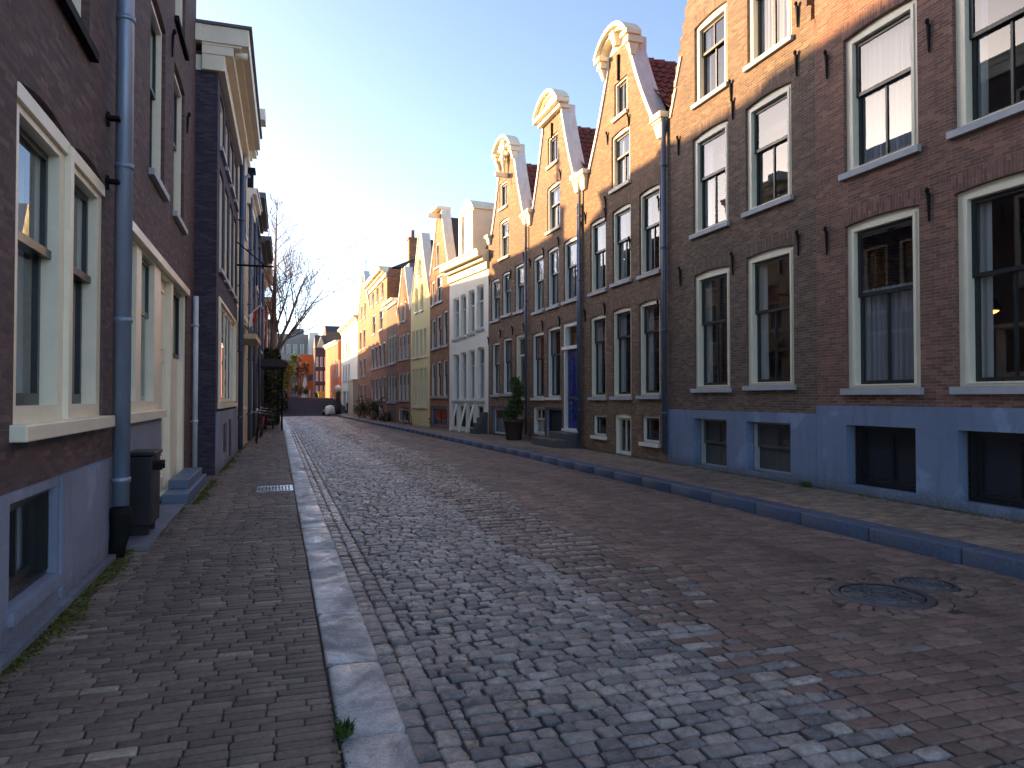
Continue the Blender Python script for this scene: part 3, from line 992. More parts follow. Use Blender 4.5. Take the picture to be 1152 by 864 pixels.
# cellar: openings, their inner shade painted as dark panels, between white slanted stringers
ua, zt = h.px(508, 456); ub, _ = h.px(546.5, 456)
for q0, q1 in ((.02, .16), (.24, .44), (.5, .66), (.76, .94)):
    u0, u1 = ua + (ub - ua) * q0, ua + (ub - ua) * q1
    h.window(u0, u1, .12, zt, rise=0, fw=.05, frame='offwhite', sash='sash_dark', split=0, bars=(1, 0), sill=None, blind='basement_board', name='basement_window')
for q in (.19, .46, .7):
    sw = MB()
    u = ua + (ub - ua) * q
    sw.add([(u - .05, -.4, 0), (u + .05, -.4, 0), (u + .05, -.32, 0), (u - .05, -.32, 0), (u - .05, -.08, zt + .05), (u + .05, -.08, zt + .05), (u + .07, -.005, zt + .1), (u - .07, -.005, zt + .1)],
           [(0, 1, 5, 4), (1, 2, 6, 5), (2, 3, 7, 6), (3, 0, 4, 7), (4, 5, 6, 7)])
    sw.build('cellar_stringer', 'offwhite', h.root)
st_ = MB()
u = ua + (ub - ua) * .93
for i in range(4):
    st_.box(u - .0, h.W - .05, -.6 + .15 * i, -.6 + .15 * (i + 1) - .002, 0, .22 * (i + 1))
st_.build('stoop', 'step_stone', h.root, .01)
h.cornice(zc, 'gold_white', .5, .75)
h.roof_flat(zc - .05, 3.3, 'roof_slate', 2.6)
# dormer
cu = h.W * .42
dz = zc + .1
db = MB().box(cu - .7, cu + .7, .12, 2.4, dz, dz + 2.1)
db.prism(arc_pts(cu - .8, cu + .8, dz + 2.1, .5), .05, 2.5)
db.box(cu - .8, cu - .45, .03, .119, dz, dz + 2.0); db.box(cu + .45, cu + .8, .03, .119, dz, dz + 2.0)
dm = db.build('dormer', 'gold_white', h.root)
MB().box(cu - .3, cu + .3, .09, .118, dz + .3, dz + 1.55).build('dormer_window', 'sash_dark', dm)
h.finish(floors=(1.4, 4.0), sidemat='plaster_white')

# seventh: orange brick neck gable
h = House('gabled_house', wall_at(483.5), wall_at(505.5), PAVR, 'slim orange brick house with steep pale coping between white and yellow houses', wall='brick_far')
_, zsh = h.px(505, 300); _, zne = h.px(490, 243)
h.gable(zsh, h.W / 2 - .1, zne, .35, zne + .1)
kw = dict(fw=.09, rise=.03, setb=.05, frame='offwhite', curtain=1, arch=False)
for a, b_, yt, yb in ((485, 489.5, 361, 393), (491, 496, 356, 391), (498, 503.4, 350.5, 389)):
    h.wpx(a, yt, b_, yb, **kw)
for a, b_, yt in ((485, 489.5, 409), (491, 496, 407), (498, 503.4, 405)):
    h.wpx(a, yt, b_, 446, **kw)
h.wpx(490, 311, 497.5, 341, **kw); h.wpx(485, 318, 488.6, 344, **kw)
h.wpx(489.4, 275, 493.6, 302, **kw)
h.wpx(485, 457, 503, 478, split=0, bars=(1, 0), sill=None, frame='plinth_blue', fw=.14, rise=0)
h.coping(th=.07)
MB().box(h.cx - .5, h.cx + .4, -.3, .45, zne + .1, zne + .24).box(h.cx - .07, h.cx + .07, -.6, .1, zne - .25, zne - .05).build('hoist_beam', 'gold_white', h.root)
h.roof_pitched(zne - .15, 'roof_dark', tiles=False, ze=zsh - .1)
h.finish(floors=(1.6, 4.2, 6.2))

# eighth: yellow
h = House('gabled_house', wall_at(462), wall_at(483.5), PAVR, 'bright yellow plastered house with a steep pointed gable', wall='plaster_yellow')
_, zsh = h.px(482, 330); _, zne = h.px(472, 266)
h.gable(zsh, h.W / 2 - .1, zne, .3, zne + .1)
kw = dict(fw=.07, rise=.02, setb=.05, frame='cream', curtain=2, arch=False, sash='cream', sill='cream')
h.row(4, 463.3, 374, 480.5, 403, .3, **kw)
h.row(4, 463.3, 416, 480.5, 457, .3, **kw)
h.row(2, 466, 325, 477.5, 352, .45, **kw)
h.row(1, 469.5, 292, 474.5, 312, .3, **kw)
h.coping('coping', th=.07)
h.roof_pitched(zne - .15, 'roof_dark', tiles=False, ze=zsh - .1)
h.finish(floors=(2, 5.))

# ninth .. twelfth
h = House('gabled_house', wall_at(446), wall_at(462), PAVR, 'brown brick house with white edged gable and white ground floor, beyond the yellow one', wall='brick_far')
_, zsh = h.px(460, 350); _, zne = h.px(449.5, 306)
h.gable(zsh, h.W / 2 - .1, zne, .3, zne + .1)
kw = dict(fw=.1, rise=.02, setb=.04, frame='offwhite', curtain=1, arch=False)
h.row(3, 447.5, 378, 460.5, 405, .25, **kw); h.row(3, 447.5, 420, 460.5, 450, .22, **kw); h.row(2, 448.5, 342, 458, 363, .5, **kw)
h.window(.4, h.W - .4, .1, .85, rise=0, frame='offwhite', fw=.12, sill=None, bars=(2, 0), split=0, arch=False)
h.coping('offwhite', th=.08); h.roof_pitched(zne - .1, 'roof_tile', tiles=False, ze=zsh - .1); h.finish(floors=(2., 5.))

h = House('brick_house', wall_at(435), wall_at(446), PAVR, 'dark brown brick house with tall grey roof box between two lit gables', wall='brick_brown')
_, zc = h.px(440, 340); h.rect(zc)
h.row(3, 436, 380, 445.5, 410, .25, **kw); h.row(3, 436, 424, 445.5, 452, .22, **kw)
h.cornice(zc, 'offwhite', .3, .3)
h.roof_flat(zc, 2.5, 'roof_slate', 2.0)
MB().box(.8, h.W - .8, .9, 4., zc, zc + 2.3).build('roof_box', 'lead', h.root)
h.finish(floors=(2., 5.))

h = House('brick_house', wall_at(415.5), wall_at(435), PAVR, 'orange brick house with a long white cornice sloping into the distance', wall='brick_far')
_, zc = h.px(433, 303); h.rect(zc)
h.row(2, 417, 357, 433, 378, .5, **kw); h.row(4, 417, 392, 434, 416, .2, **kw); h.row(4, 417, 426, 434, 450, .2, **kw); h.row(3, 417, 330, 433, 347, .5, **kw)
h.cornice(zc, 'gold_white', .5, .6); h.roof_flat(zc, 1.2, 'roof_dark', 3.)
ch = MB().box(h.W - 1.1, h.W - .5, 1.5, 2.1, zc, zc + 2.0).box(h.W - 1.15, h.W - .45, 1.45, 2.15, zc + 2.0, zc + 2.12)
ch.lathe([(.12, 0), (.1, .5), (.14, .52)], (h.W - .8, 1.8, zc + 2.12), 10)
ch.build('chimney', 'brick_far', h.root); h.finish(floors=(2., 5.))

h = House('gabled_house', wall_at(402), wall_at(415.5), PAVR, 'far orange brick house with pointed gable and bare flagpole tip', wall='brick_far')
_, zsh = h.px(414, 345); _, zne = h.px(409, 307)
h.gable(zsh, h.W / 2 - .2, zne, .35, zne + .1)
h.row(2, 403.5, 374, 412, 395, .4, **kw); h.row(2, 403.5, 405, 412, 425, .4, **kw); h.row(2, 403.5, 433, 412, 452, .4, **kw); h.row(2, 405, 345, 412.5, 362, .5, **kw)
h.coping('coping', th=.1); h.roof_pitched(zne - .1, 'roof_dark', tiles=False, ze=zsh - .1)
MB().tube([(h.cx, .2, zne), (h.cx, .2, zne + 1.1)], .035, 6).build('flagpole', 'iron', h.root)
h.finish(floors=(2., 5.))

h = House('white_house', wall_at(384), wall_at(402), PAVR, 'pale white corner house at the far right end of the street', wall='plaster_white', depth=7)
_, zc = h.px(400.5, 356); h.rect(zc)
kw2 = dict(fw=.1, rise=0, setb=.05, frame='offwhite', arch=False, sash='sash_white', curtain=1)
h.row(3, 385.5, 388, 394, 405, .4, **kw2); h.row(3, 385.5, 412, 394, 430, .4, **kw2); h.row(2, 385.5, 440, 394, 461, .3, **kw2)
h.cornice(zc, 'gold_white', .4, .5)
h.roof_flat(zc, 1.0, 'roof_dark', 3.)
u, _ = h.px(396, 440)
MB().box(u, h.W - .1, -.35, -.004, 0, 2.9).box(u - .05, h.W - .05, -.42, 0, 2.901, 3.05).build('porch', 'plaster_cream', h.root)
h.finish(floors=(2., 5.))

# red brick house beyond the end of the row
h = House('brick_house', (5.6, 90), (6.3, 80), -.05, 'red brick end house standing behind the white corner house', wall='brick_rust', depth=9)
_, zc = h.px(380, 383); h.rect(zc)
h.cornice(zc, 'gold_white', .3, .4); h.roof_flat(zc, 2.2, 'roof_dark', 4.)
h.row(2, 376.5, 405, 382.5, 425, .5, **kw2)
h.finish(floors=(2., 5.), sidemat='brick_rust')

# ================================================================== LEFT ROW
LG = 'houses along the left side of the street'
XL = -1.62
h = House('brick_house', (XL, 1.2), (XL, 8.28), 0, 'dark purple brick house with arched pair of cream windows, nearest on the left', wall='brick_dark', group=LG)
h.rect(11.0)
y0 = 1.2
pair0, pair1 = 5.37 - y0, 7.86 - y0
def pair(h, u0, u1, z0, z1, post, **kw):
    """two windows in one cream surround with a post between them"""
    hole = [(u0, z0), (u1, z0)] + arc_pts(post, u1, z1, .09)[:-1] + [(post, z1)] + arc_pts(u0, post, z1, .09)[1:]
    h.holes.append(hole)
    e = .003
    f = .15
    ins = [(u0 + f, post - .185), (post + .185, u1 - f)]
    fr = MB().prism([(u0 + e, z0 + e), (u1 - e, z0 + e), (u1 - e, z1 + .02), (u0 + e, z1 + .02)], .03, .2,
                    [[(a, z0 + .12), (b, z0 + .12), (b, z1 - .15), (a, z1 - .15)] for a, b in ins])
    fr.box(post - .05, post + .05, -.015, .029, z0 + e, z1 - .01)
    fr.box(u0 + e, u1 - e, .0, .029, z1 - .09, z1 + .015)
    fo = fr.build('window', 'cream', h.root)
    for a, b in ins:
        zb, zt = z0 + .12, z1 - .15
        zm = zb + (zt - zb) * .6
        sb = MB()
        sw = .055
        sb.prism([(a + e, zm - .03), (b - e, zm - .03), (b - e, zt - e), (a + e, zt - e)], .11, .15, [[(a + sw, zm + .035), (b - sw, zm + .035), (b - sw, zt - sw), (a + sw, zt - sw)]])
        sb.prism([(a + e, zb + e), (b - e, zb + e), (b - e, zm + .03), (a + e, zm + .03)], .152, .195, [[(a + sw, zb + .09), (b - sw, zb + .09), (b - sw, zm - .03), (a + sw, zm - .03)]])
        sb.box(a + e, b - e, .08, .11, zm - .035, zm + .03)
        sb.build('sash', 'sash_dark', fo)
        MB().add([(a, .13, zm), (b, .13, zm), (b, .13, zt), (a, .13, zt)], [(0, 1, 2, 3)]).add([(a, .175, zb), (b, .175, zb), (b, .175, zm), (a, .175, zm)], [(0, 1, 2, 3)]).build('pane', 'glass_left', fo)
        h.curtains(fo, a, b, zb, zt, kw.get('curtain', 2), .3)
    MB().box(u0 - .06, u1 + .06, -.1, .1, z0 - .11, z0 + .002).build('sill', 'cream', fo, .01)
    outer = arc_pts(u0 - .05, u1 + .05, z1 + .3, .1)
    return fo
pair(h, pair0, pair1, 1.42, 3.66, 6.64 - y0, curtain=2)
pair(h, 2.2 - y0, 4.7 - y0, 1.42, 3.66, 3.45 - y0, curtain=2)
kw = dict(fw=.12, rise=.06, setb=.07, sill='iron', glass='glass_left')
for ya, yb_ in ((6.0, 7.2), (3.6, 4.8), ):
    h.window(ya - y0, yb_ - y0, 4.72, 7.1, **kw)
    h.window(ya - y0, yb_ - y0, 7.85, 9.9, **kw)
o = h.window(5.22 - y0, 6.24 - y0, .27, .93, rise=0, fw=.055, fb=.05, frame='sash_dark', sash='sash_dark', split=0, bars=(1, 0), sill=None, setb=.03, glass='glass_left', plinth=True, name='basement_window', curtain=2)
MB().box(6.28 - y0, 7.86 - y0, -.06, -.036, .06, .99).build('plinth_panel', 'plinth_left', h.root)
MB().box(5.2 - y0, 6.27 - y0, -.07, -.036, .17, .25).build('plinth_ledge', 'plinth_left', h.root)
MB().box(.02, h.W - .02, -.12, -.036, -.02, .055).build('plinth_foot', 'plinth_left', h.root)
h.anchor_at(5.05 - y0, 4.6, .5)
h.cornice(11.0, 'cream', .45, .6); h.roof_flat(11.)
# downpipe with cast-iron shoe
dp = MB().tube([(8.0 - y0, -.14, .52), (8.0 - y0, -.14, 10.6)], .08, 16)
for z in (.75, 2.35, 3.9, 5.4):
    dp.tube([(8.0 - y0, -.14, z), (8.0 - y0, -.14, z + .05)], .09, 16)
dpo = dp.build('downpipe', 'zinc', h.root)
sh = MB().tube([(8.0 - y0, -.14, .5), (8.0 - y0, -.14, .42), (8.0 - y0, -.13, .2), (7.98 - y0, -.1, -.02)], [.095, .1, .085, .07], 14)
sh.box(8.12 - y0, 8.18 - y0, -.2, -.1, .36, .42).tube([(8.08 - y0, -.16, .38), (8.18 - y0, -.17, .36), (8.21 - y0, -.16, .28)], .03, 8)
sh.build('pipe_shoe', 'iron', dpo)
for z in (3.72, 4.35):
    br_ = MB()
    br_.box(7.84 - y0, 7.94 - y0, -.12, .01, z, z + .03)
    br_.box(7.87 - y0, 7.90 - y0, -.03, -.002, z - .07, z + .07)
    br_.build('pipe_bracket', 'iron', dpo)
h.finish(floors=(1.1, 4.2, 7.4), plinth='plinth_left', plinth_h=.99, back=3.)

h = House('brick_house', (XL, 8.3), (XL, 15.7), 0, 'dark brick house with tall cream shopfront windows and a cream side door on the left', wall='brick_dark', group=LG)
h.rect(11.0)
y0 = 8.3
# ground floor: a cream surround with two windows, a door and a panel
g0, g1 = 8.5 - y0, 14.55 - y0
zt = 3.62
hole = [(g0, 1.42), (11.5 - y0, 1.42), (11.5 - y0, .05), (g1, .05), (g1, zt), (g0, zt)]
h.holes.append(hole)
e = .003
ins = [(8.65 - y0, 9.72 - y0, 1.55), (10.05 - y0, 11.05 - y0, 1.55), (11.62 - y0, 12.72 - y0, .12), (12.95 - y0, 14.3 - y0, .12)]
fr = MB().prism([(g0 + e, 1.42 + e), (11.5 - y0 + e, 1.42 + e), (11.5 - y0 + e, .05 + e), (g1 - e, .05 + e), (g1 - e, zt - e), (g0 + e, zt - e)], .03, .2,
                [[(a, b), (c_, b), (c_, zt - .16), (a, zt - .16)] for a, c_, b in ins])
fr.box(g0 - .03, g1 + .03, -.05, .029, zt - .12, zt - .01)
sf = fr.build('shopfront', 'cream', h.root)
for a, b, zb in ins[:2]:
    sb = MB()
    zt_ = zt - .16
    zm = zb + (zt_ - zb) * .62
    sb.prism([(a + e, zm - .03), (b - e, zm - .03), (b - e, zt_ - e), (a + e, zt_ - e)], .1, .14, [[(a + .055, zm + .03), (b - .055, zm + .03), (b - .055, zt_ - .055), (a + .055, zt_ - .055)]])
    sb.prism([(a + e, zb + e), (b - e, zb + e), (b - e, zm + .03), (a + e, zm + .03)], .142, .182, [[(a + .055, zb + .07), (b - .055, zb + .07), (b - .055, zm - .03), (a + .055, zm - .03)]])
    sb.build('sash', 'sash_dark', sf)
    MB().add([(a, .12, zb), (b, .12, zb), (b, .12, zt_), (a, .12, zt_)], [(0, 1, 2, 3)]).build('pane', 'glass_left', sf)
    h.curtains(sf, a, b, zb, zt_, 2, .4)
a, b, zb = ins[2]
dl = MB().box(a + e, b - e, .12, .17, zb + e, zt - .163)
for z0_, z1_ in ((.3, 1.0), (1.15, 2.2), (2.35, 3.3)):
    dl.prism([(a + .15, z0_), (b - .15, z0_), (b - .15, z1_), (a + .15, z1_)], .1, .1195, [[(a + .2, z0_ + .05), (b - .2, z0_ + .05), (b - .2, z1_ - .05), (a + .2, z1_ - .05)]])
dl.build('door_leaf', 'cream', sf)
a, b, zb = ins[3]
MB().box(a + e, b - e, .12, .17, zb + e, 2.3).build('door_leaf', 'cream', sf)
MB().prism([(a + e, 2.305), (b - e, 2.305), (b - e, zt - .163), (a + e, zt - .163)], .1, .15, [[(a + .07, 2.37), (b - .07, 2.37), (b - .07, zt - .23), (a + .07, zt - .23)]]).build('sash', 'sash_dark', sf)
MB().box(g0 - .05, 11.45 - y0, -.09, .03, 1.31, 1.425).build('sill', 'cream', sf, .008)
MB().box(g0, 11.47 - y0, -.02, -.002, .75, 1.3).build('panel', 'plinth_left', sf)
MB().box(11.6 - y0, 14.6 - y0, -.36, -.004, 0, .16).box(12.3 - y0, 14.4 - y0, -.3, -.004, .161, .3).build('doorstep', 'step_blue', h.root, .012)
MB().box(.02, 11.5 - y0, -.34, -.004, -.02, .035).build('plinth_foot', 'plinth_left', h.root)
for ya, yb_ in ((10.35, 11.65), (12.6, 13.95)):
    h.window(ya - y0, yb_ - y0, 4.62, 7.05, fw=.12, rise=.05, setb=.06, sill='sill_stone', glass='glass_left', curtain=1)
    h.window(ya - y0, yb_ - y0, 7.8, 9.95, fw=.12, rise=.05, setb=.06, sill='iron', glass='glass_left')
h.anchor_at(12.2 - y0, 7.35, .4); h.anchor_at(14.2 - y0, 6.8, .35)
h.pipe(15.3 - y0, .2, 3.6, .05, 'white_plastic', .08)
h.cornice(11.0, 'cream', .12, .5, x1=6.6); h.roof_flat(11.)
h.finish(floors=(1.1, 4.2, 7.4), back=3.)

# house with the deep cornice, standing forward
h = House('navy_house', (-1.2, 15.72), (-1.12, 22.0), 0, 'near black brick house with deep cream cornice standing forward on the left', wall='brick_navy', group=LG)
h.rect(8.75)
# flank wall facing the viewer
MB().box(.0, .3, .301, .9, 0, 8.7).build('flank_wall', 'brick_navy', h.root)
kwl = dict(fw=.1, rise=.03, setb=.05, glass='glass_left')
for i in range(4):
    u = .55 + i * 1.4
    h.window(u, u + 1.0, 4.35, 6.5, curtain=1, **kwl)
    h.window(u, u + 1.0, 6.95, 8.1, **kwl)
MBs = h.window(.5, 5.6, 1.45, 3.75, fw=.12, rise=0, setb=-.02, split=0, bars=(4, 0), sash='cream', sill='cream', glass='glass_left', curtain=2)
MB().prism([(.01, 0), (h.W - .01, 0), (h.W - .01, 1.3), (.01, 1.3)], -.03, -.003).build('plinth', 'plinth_left', h.root)
MB().box(1.6, 2.2, -.05, -.031, .35, 1.0).build('cellar_hatch', 'basement_board', h.root)
MB().box(3.2, 3.7, -.05, -.031, .15, 1.05).build('cellar_hatch', 'basement_board', h.root)
cb = MB()
cb.box(-.1, h.W + .03, -.14, .3, 8.3, 8.62)
cb.box(-.12, h.W + .04, -.3, .3, 8.621, 8.8)
cb.box(-.16, h.W + .06, -.6, .3, 8.85, 9.2)
cb.box(-.13, h.W + .05, -.45, .3, 8.801, 8.849)
cb.box(-.02, -.001, -.14, .9, 8.3, 8.62)
cb.box(-.17, -.001, .301, 1.0, 8.85, 9.2)
co = cb.build('cornice', 'cream', h.root, .015)
MB().box(-.2, h.W + .08, -.66, 1.0, 9.203, 9.26).build('gutter_lead', 'lead', co)
MB().tube([(.1, -.56, 8.75), (.1, -.32, 8.75)], .07, 14).build('gutter_outlet', 'offwhite', co)
h.pipe(h.W - .12, .1, 8.6, .07, 'zinc_dark', .12)
bk = MB().tube([(h.W - .5, -.02, 5.35), (h.W - .5, -1.0, 5.35)], .03, 8)
bk.tube([(h.W - .5, -.02, 6.0), (h.W - .5, -.75, 5.38)], .02, 6)
bk.tube([(h.W - .5, -.55, 5.33), (h.W - .5, -.55, 5.0), (h.W - .45, -.55, 4.88), (h.W - .5, -.55, 4.8), (h.W - .56, -.55, 4.88)], .022, 6)
bk.build('hoist_bracket', 'iron', h.root)
h.roof_flat(9.2, 2.1, 'roof_dark', 3.4)  # unseen pitch, added to raise the shadow line on the houses opposite
h.finish(floors=(1.2, 4., 6.7), sidemat='brick_navy')

# cream house
h = House('cream_house', (-1.13, 22.02), (-1.02, 26.0), 0, 'cream plastered house with a small projecting cornice and a thin flue pipe', wall='plaster_cream', group=LG)
h.rect(9.95)
for i in range(2):
    u = .6 + i * 1.65
    for z0_, z1_ in ((1.3, 3.2), (4.2, 6.1), (6.9, 8.5)):
        h.window(u, u + 1.05, z0_, z1_, fw=.1, rise=0, setb=.05, arch=False, sash='sash_white', sill='cream', curtain=2, glass='glass_left')
h.cornice(10.0, 'cream', .3, .45)
MB().box(-.1, .5, -.75, .2, 9.72, 10.05).build('cornice_end', 'cream', h.root, .01)
MB().tube([(.4, -.15, 6.3), (.4, -.15, 8.1), (.4, -.3, 8.2)], .06, 10).build('flue_pipe', 'zinc', h.root)
MB().box(.5, 3.5, -.5, -.004, 3.35, 3.5).add([(.5, -.004, 3.9), (3.5, -.004, 3.9), (3.5, -.5, 3.51), (.5, -.5, 3.51)], [(0, 1, 2, 3), (3, 2, 1, 0)]).build('shop_canopy', 'plaster_cream', h.root)
h.roof_flat(9.95, 1.1, 'roof_dark', 3.2)  # unseen slope, added for the shadow it casts across the street
h.finish(floors=(3.6, 6.4), sidemat='plaster_cream')

lefts = [
    (26.02, 29.0, -1.02, -.94, 8.8, 'plaster_cream', 'narrow pale plastered house next to the cream house, lower than it', 'offwhite', .3),  # split off and kept lower to shape the shadow across the street
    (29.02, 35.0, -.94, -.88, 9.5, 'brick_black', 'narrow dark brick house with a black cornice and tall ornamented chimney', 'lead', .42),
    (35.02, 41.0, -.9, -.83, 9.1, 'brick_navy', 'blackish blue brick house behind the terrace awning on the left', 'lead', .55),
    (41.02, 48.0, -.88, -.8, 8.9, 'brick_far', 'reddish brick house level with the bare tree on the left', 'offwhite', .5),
    (48.02, 55.0, -.8, -.72, 8.0, 'brick_rust', 'pink red brick house with pale window surrounds beyond the tree on the left', 'offwhite', .55),
    (55.02, 62.0, -.72, -.65, 7.3, 'plaster_grey', 'grey plastered house closing the left row near the ramp', 'lead', .5)]
for ya, yb_, xa, xb, ht, wm, lab, cm, proj in lefts:
    h = House('row_house', (xa, ya), (xb, yb_), 0, lab, wall=wm, group=LG)
    h.rect(ht)
    nw = 1 if h.W < 4 else 3
    for i in range(nw):
        u = .6 + i * (h.W - .8) / nw
        for z0_, z1_ in ((1.1, 3.1), (4.0, 5.7), (6.4, 7.6)):
            h.window(u, u + 1.2, z0_, z1_, fw=.1, rise=0, setb=.05, arch=False, sill='offwhite', curtain=2, glass='glass_left', frame='offwhite')
    h.cornice(ht, cm, proj, .5)
    h.roof_flat(ht, 1.7 if h.W < 4 else 0, 'roof_dark', 3.2)  # slope on the narrow house added to shade the fronts opposite
    h.pipe(.2, .1, ht - .3, .06, 'zinc_dark', .1)
    if 29 < ya < 30:
        ch = MB().box(.2, .75, .0, .6, ht, ht + .9).box(.12, .83, -.08, .68, ht + .9, ht + 1.0)
        ch.lathe([(.16, 0), (.1, .2), (.09, 1.6), (.2, 1.62), (.08, 1.75), (.12, 1.9)], (.48, .3, ht + 1.0), 10)
        for i in range(5):
            a = i * 2.1
            ch.tube([(.48, .3, ht + 1.1 + i * .32), (.48 + .3 * math.cos(a), .3 + .3 * math.sin(a), ht + 1.16 + i * .32)], [.05, .02], 6)
        ch.build('chimney', 'iron', h.root)
    h.finish(floors=(3.6, 6.2))

# ================================================================== CANAL SIDE, beyond the ramp
BG = 'buildings beyond the ramp'
h = House('canal_house', (-3.2, 64), (-3.2, 94), 0, 'unseen brown brick house added left of the ramp to shade it', wall='brick_brown', group=BG)  # out of view, added to keep the sun off the ramp
h.rect(8.)
for i in range(8):
    for z0_ in (1.2, 4.2):
        h.window(1 + i * 3.5, 2.4 + i * 3.5, z0_, z0_ + 2, fw=.1, rise=0, setb=.05, arch=False, simple=True, frame='offwhite')
h.roof_flat(8., 1., 'roof_dark', 3.); h.finish(floors=(3.8,))
def block(name, x0, x1, Y, px_top, label, wall, n, rows, depth=8, **kw):
    h = House(name, (x0, Y), (x1, Y), .3, label, wall=wall, depth=depth, group=BG)
    _, zt = h.px((px_top[0]), px_top[1])
    h.rect(zt)
    for r in range(rows):
        z0_ = 1.6 + r * (zt - 2.2) / rows
        for i in range(n):
            u = h.W * (i + .22) / n
            h.window(u, u + h.W * .56 / n, z0_, z0_ + (zt - 2.2) / rows * .66, fw=.1, rise=0, setb=.05, arch=False, curtain=1, frame='offwhite', simple=True, **kw)
    return h, zt
h, zt = block('office_building', -3., 6.3, 118, (345, 376), 'wide grey office building with a pale concrete band and flat roof', 'concrete', 9, 3)
MB().box(-.3, h.W + .3, -1.0, -.004, zt * .62, zt * .62 + 1.1).build('concrete_band', 'plaster_grey', h.root)
b = MB().box(5.2, 7.0, .5, 3, zt, zt + .9).box(1.5, 2.6, .5, 3, zt, zt + .5)
b.build('roof_box', 'lead', h.root)
h.roof_flat(zt); h.finish(floors=(4., 8.))
h, zt = block('orange_building', 3.1, 5.4, 108, (347, 399), 'bright orange painted house front with white figures, at the end of the street', 'plaster_white', 1, 1)
for ob in list(h.root.children):
    for q in list(ob.children):
        bpy.data.objects.remove(q)
    bpy.data.objects.remove(ob)
h.holes = []
h.wallm = 'orange_paint'
fg = MB()
fg.prism([(.5, 1.), (.75, 1.), (.8, 2.8), (1.0, 3.1), (.95, 3.7), (.75, 4.6), (.5, 4.6), (.3, 3.9), (.35, 3.1), (.5, 2.8)], -.08, -.003)
fg.lathe([(.02, -.28), (.2, -.15), (.25, 0), (.2, .17), (.03, .28)], (.62, -.05, 4.85), 10)
fg.build('figure_relief', 'offwhite', h.root)
MB().prism([(1.1, 3.6), (h.W - .1, 4.0), (h.W - .1, 4.9), (1.1, 4.5)], -.06, -.003).build('sign_panel', 'basement_grey', h.root)
MB().box(.2, .5, -.06, -.003, .1, 2.2).box(.75, 1.05, -.06, -.003, .1, 2.2).box(1.3, 1.5, -.06, -.003, .1, 2.4).build('shop_window', 'white_plastic', h.root)
h.roof_flat(zt); h.finish(floors=(4.,), sidemat='orange_paint')
h = House('white_tower', (4.6, 114), (6.0, 114), .3, 'slim pale stair tower rising above the orange building', wall='plaster_white', group=BG)
_, zt = h.px(357, 374); h.rect(zt); h.roof_flat(zt)
h.window(.5, .9, 5, 9, rise=0, arch=False, split=0, frame='white_plastic'); h.finish()
h, zt = block('canal_house', 4.75, 6.35, 98, (365, 391), 'dark brick canal house with white windows and green ground floor', 'brick_black', 3, 3, depth=6)
MB().box(.02, h.W - .02, -.08, -.003, .0, 1.9).build('shop_base', 'leaf_dark', h.root)
h.roof_flat(zt, 1.8, 'roof_slate', 2.); MB().prism([(.2, zt), (1.3, zt), (.75, zt + 1.5)], -.05, 1.5).build('gablet', 'plaster_cream', h.root); h.finish(floors=(4., 7.))
h, zt = block('canal_house', 6.5, 13, 104, (372, 373), 'brown brick canal house with dark roof half hidden behind the red end house', 'brick_brown', 4, 3)
h.roof_flat(zt, 1., 'roof_dark', 2.); h.finish(floors=(4., 8.))
h, zt = block('canal_house', -14, -3.2, 112, (300, 382), 'brown brick canal house hidden behind the bare tree', 'brick_brown', 6, 3)
h.roof_flat(zt, 1., 'roof_dark', 2.); h.finish(floors=(4., 8.))

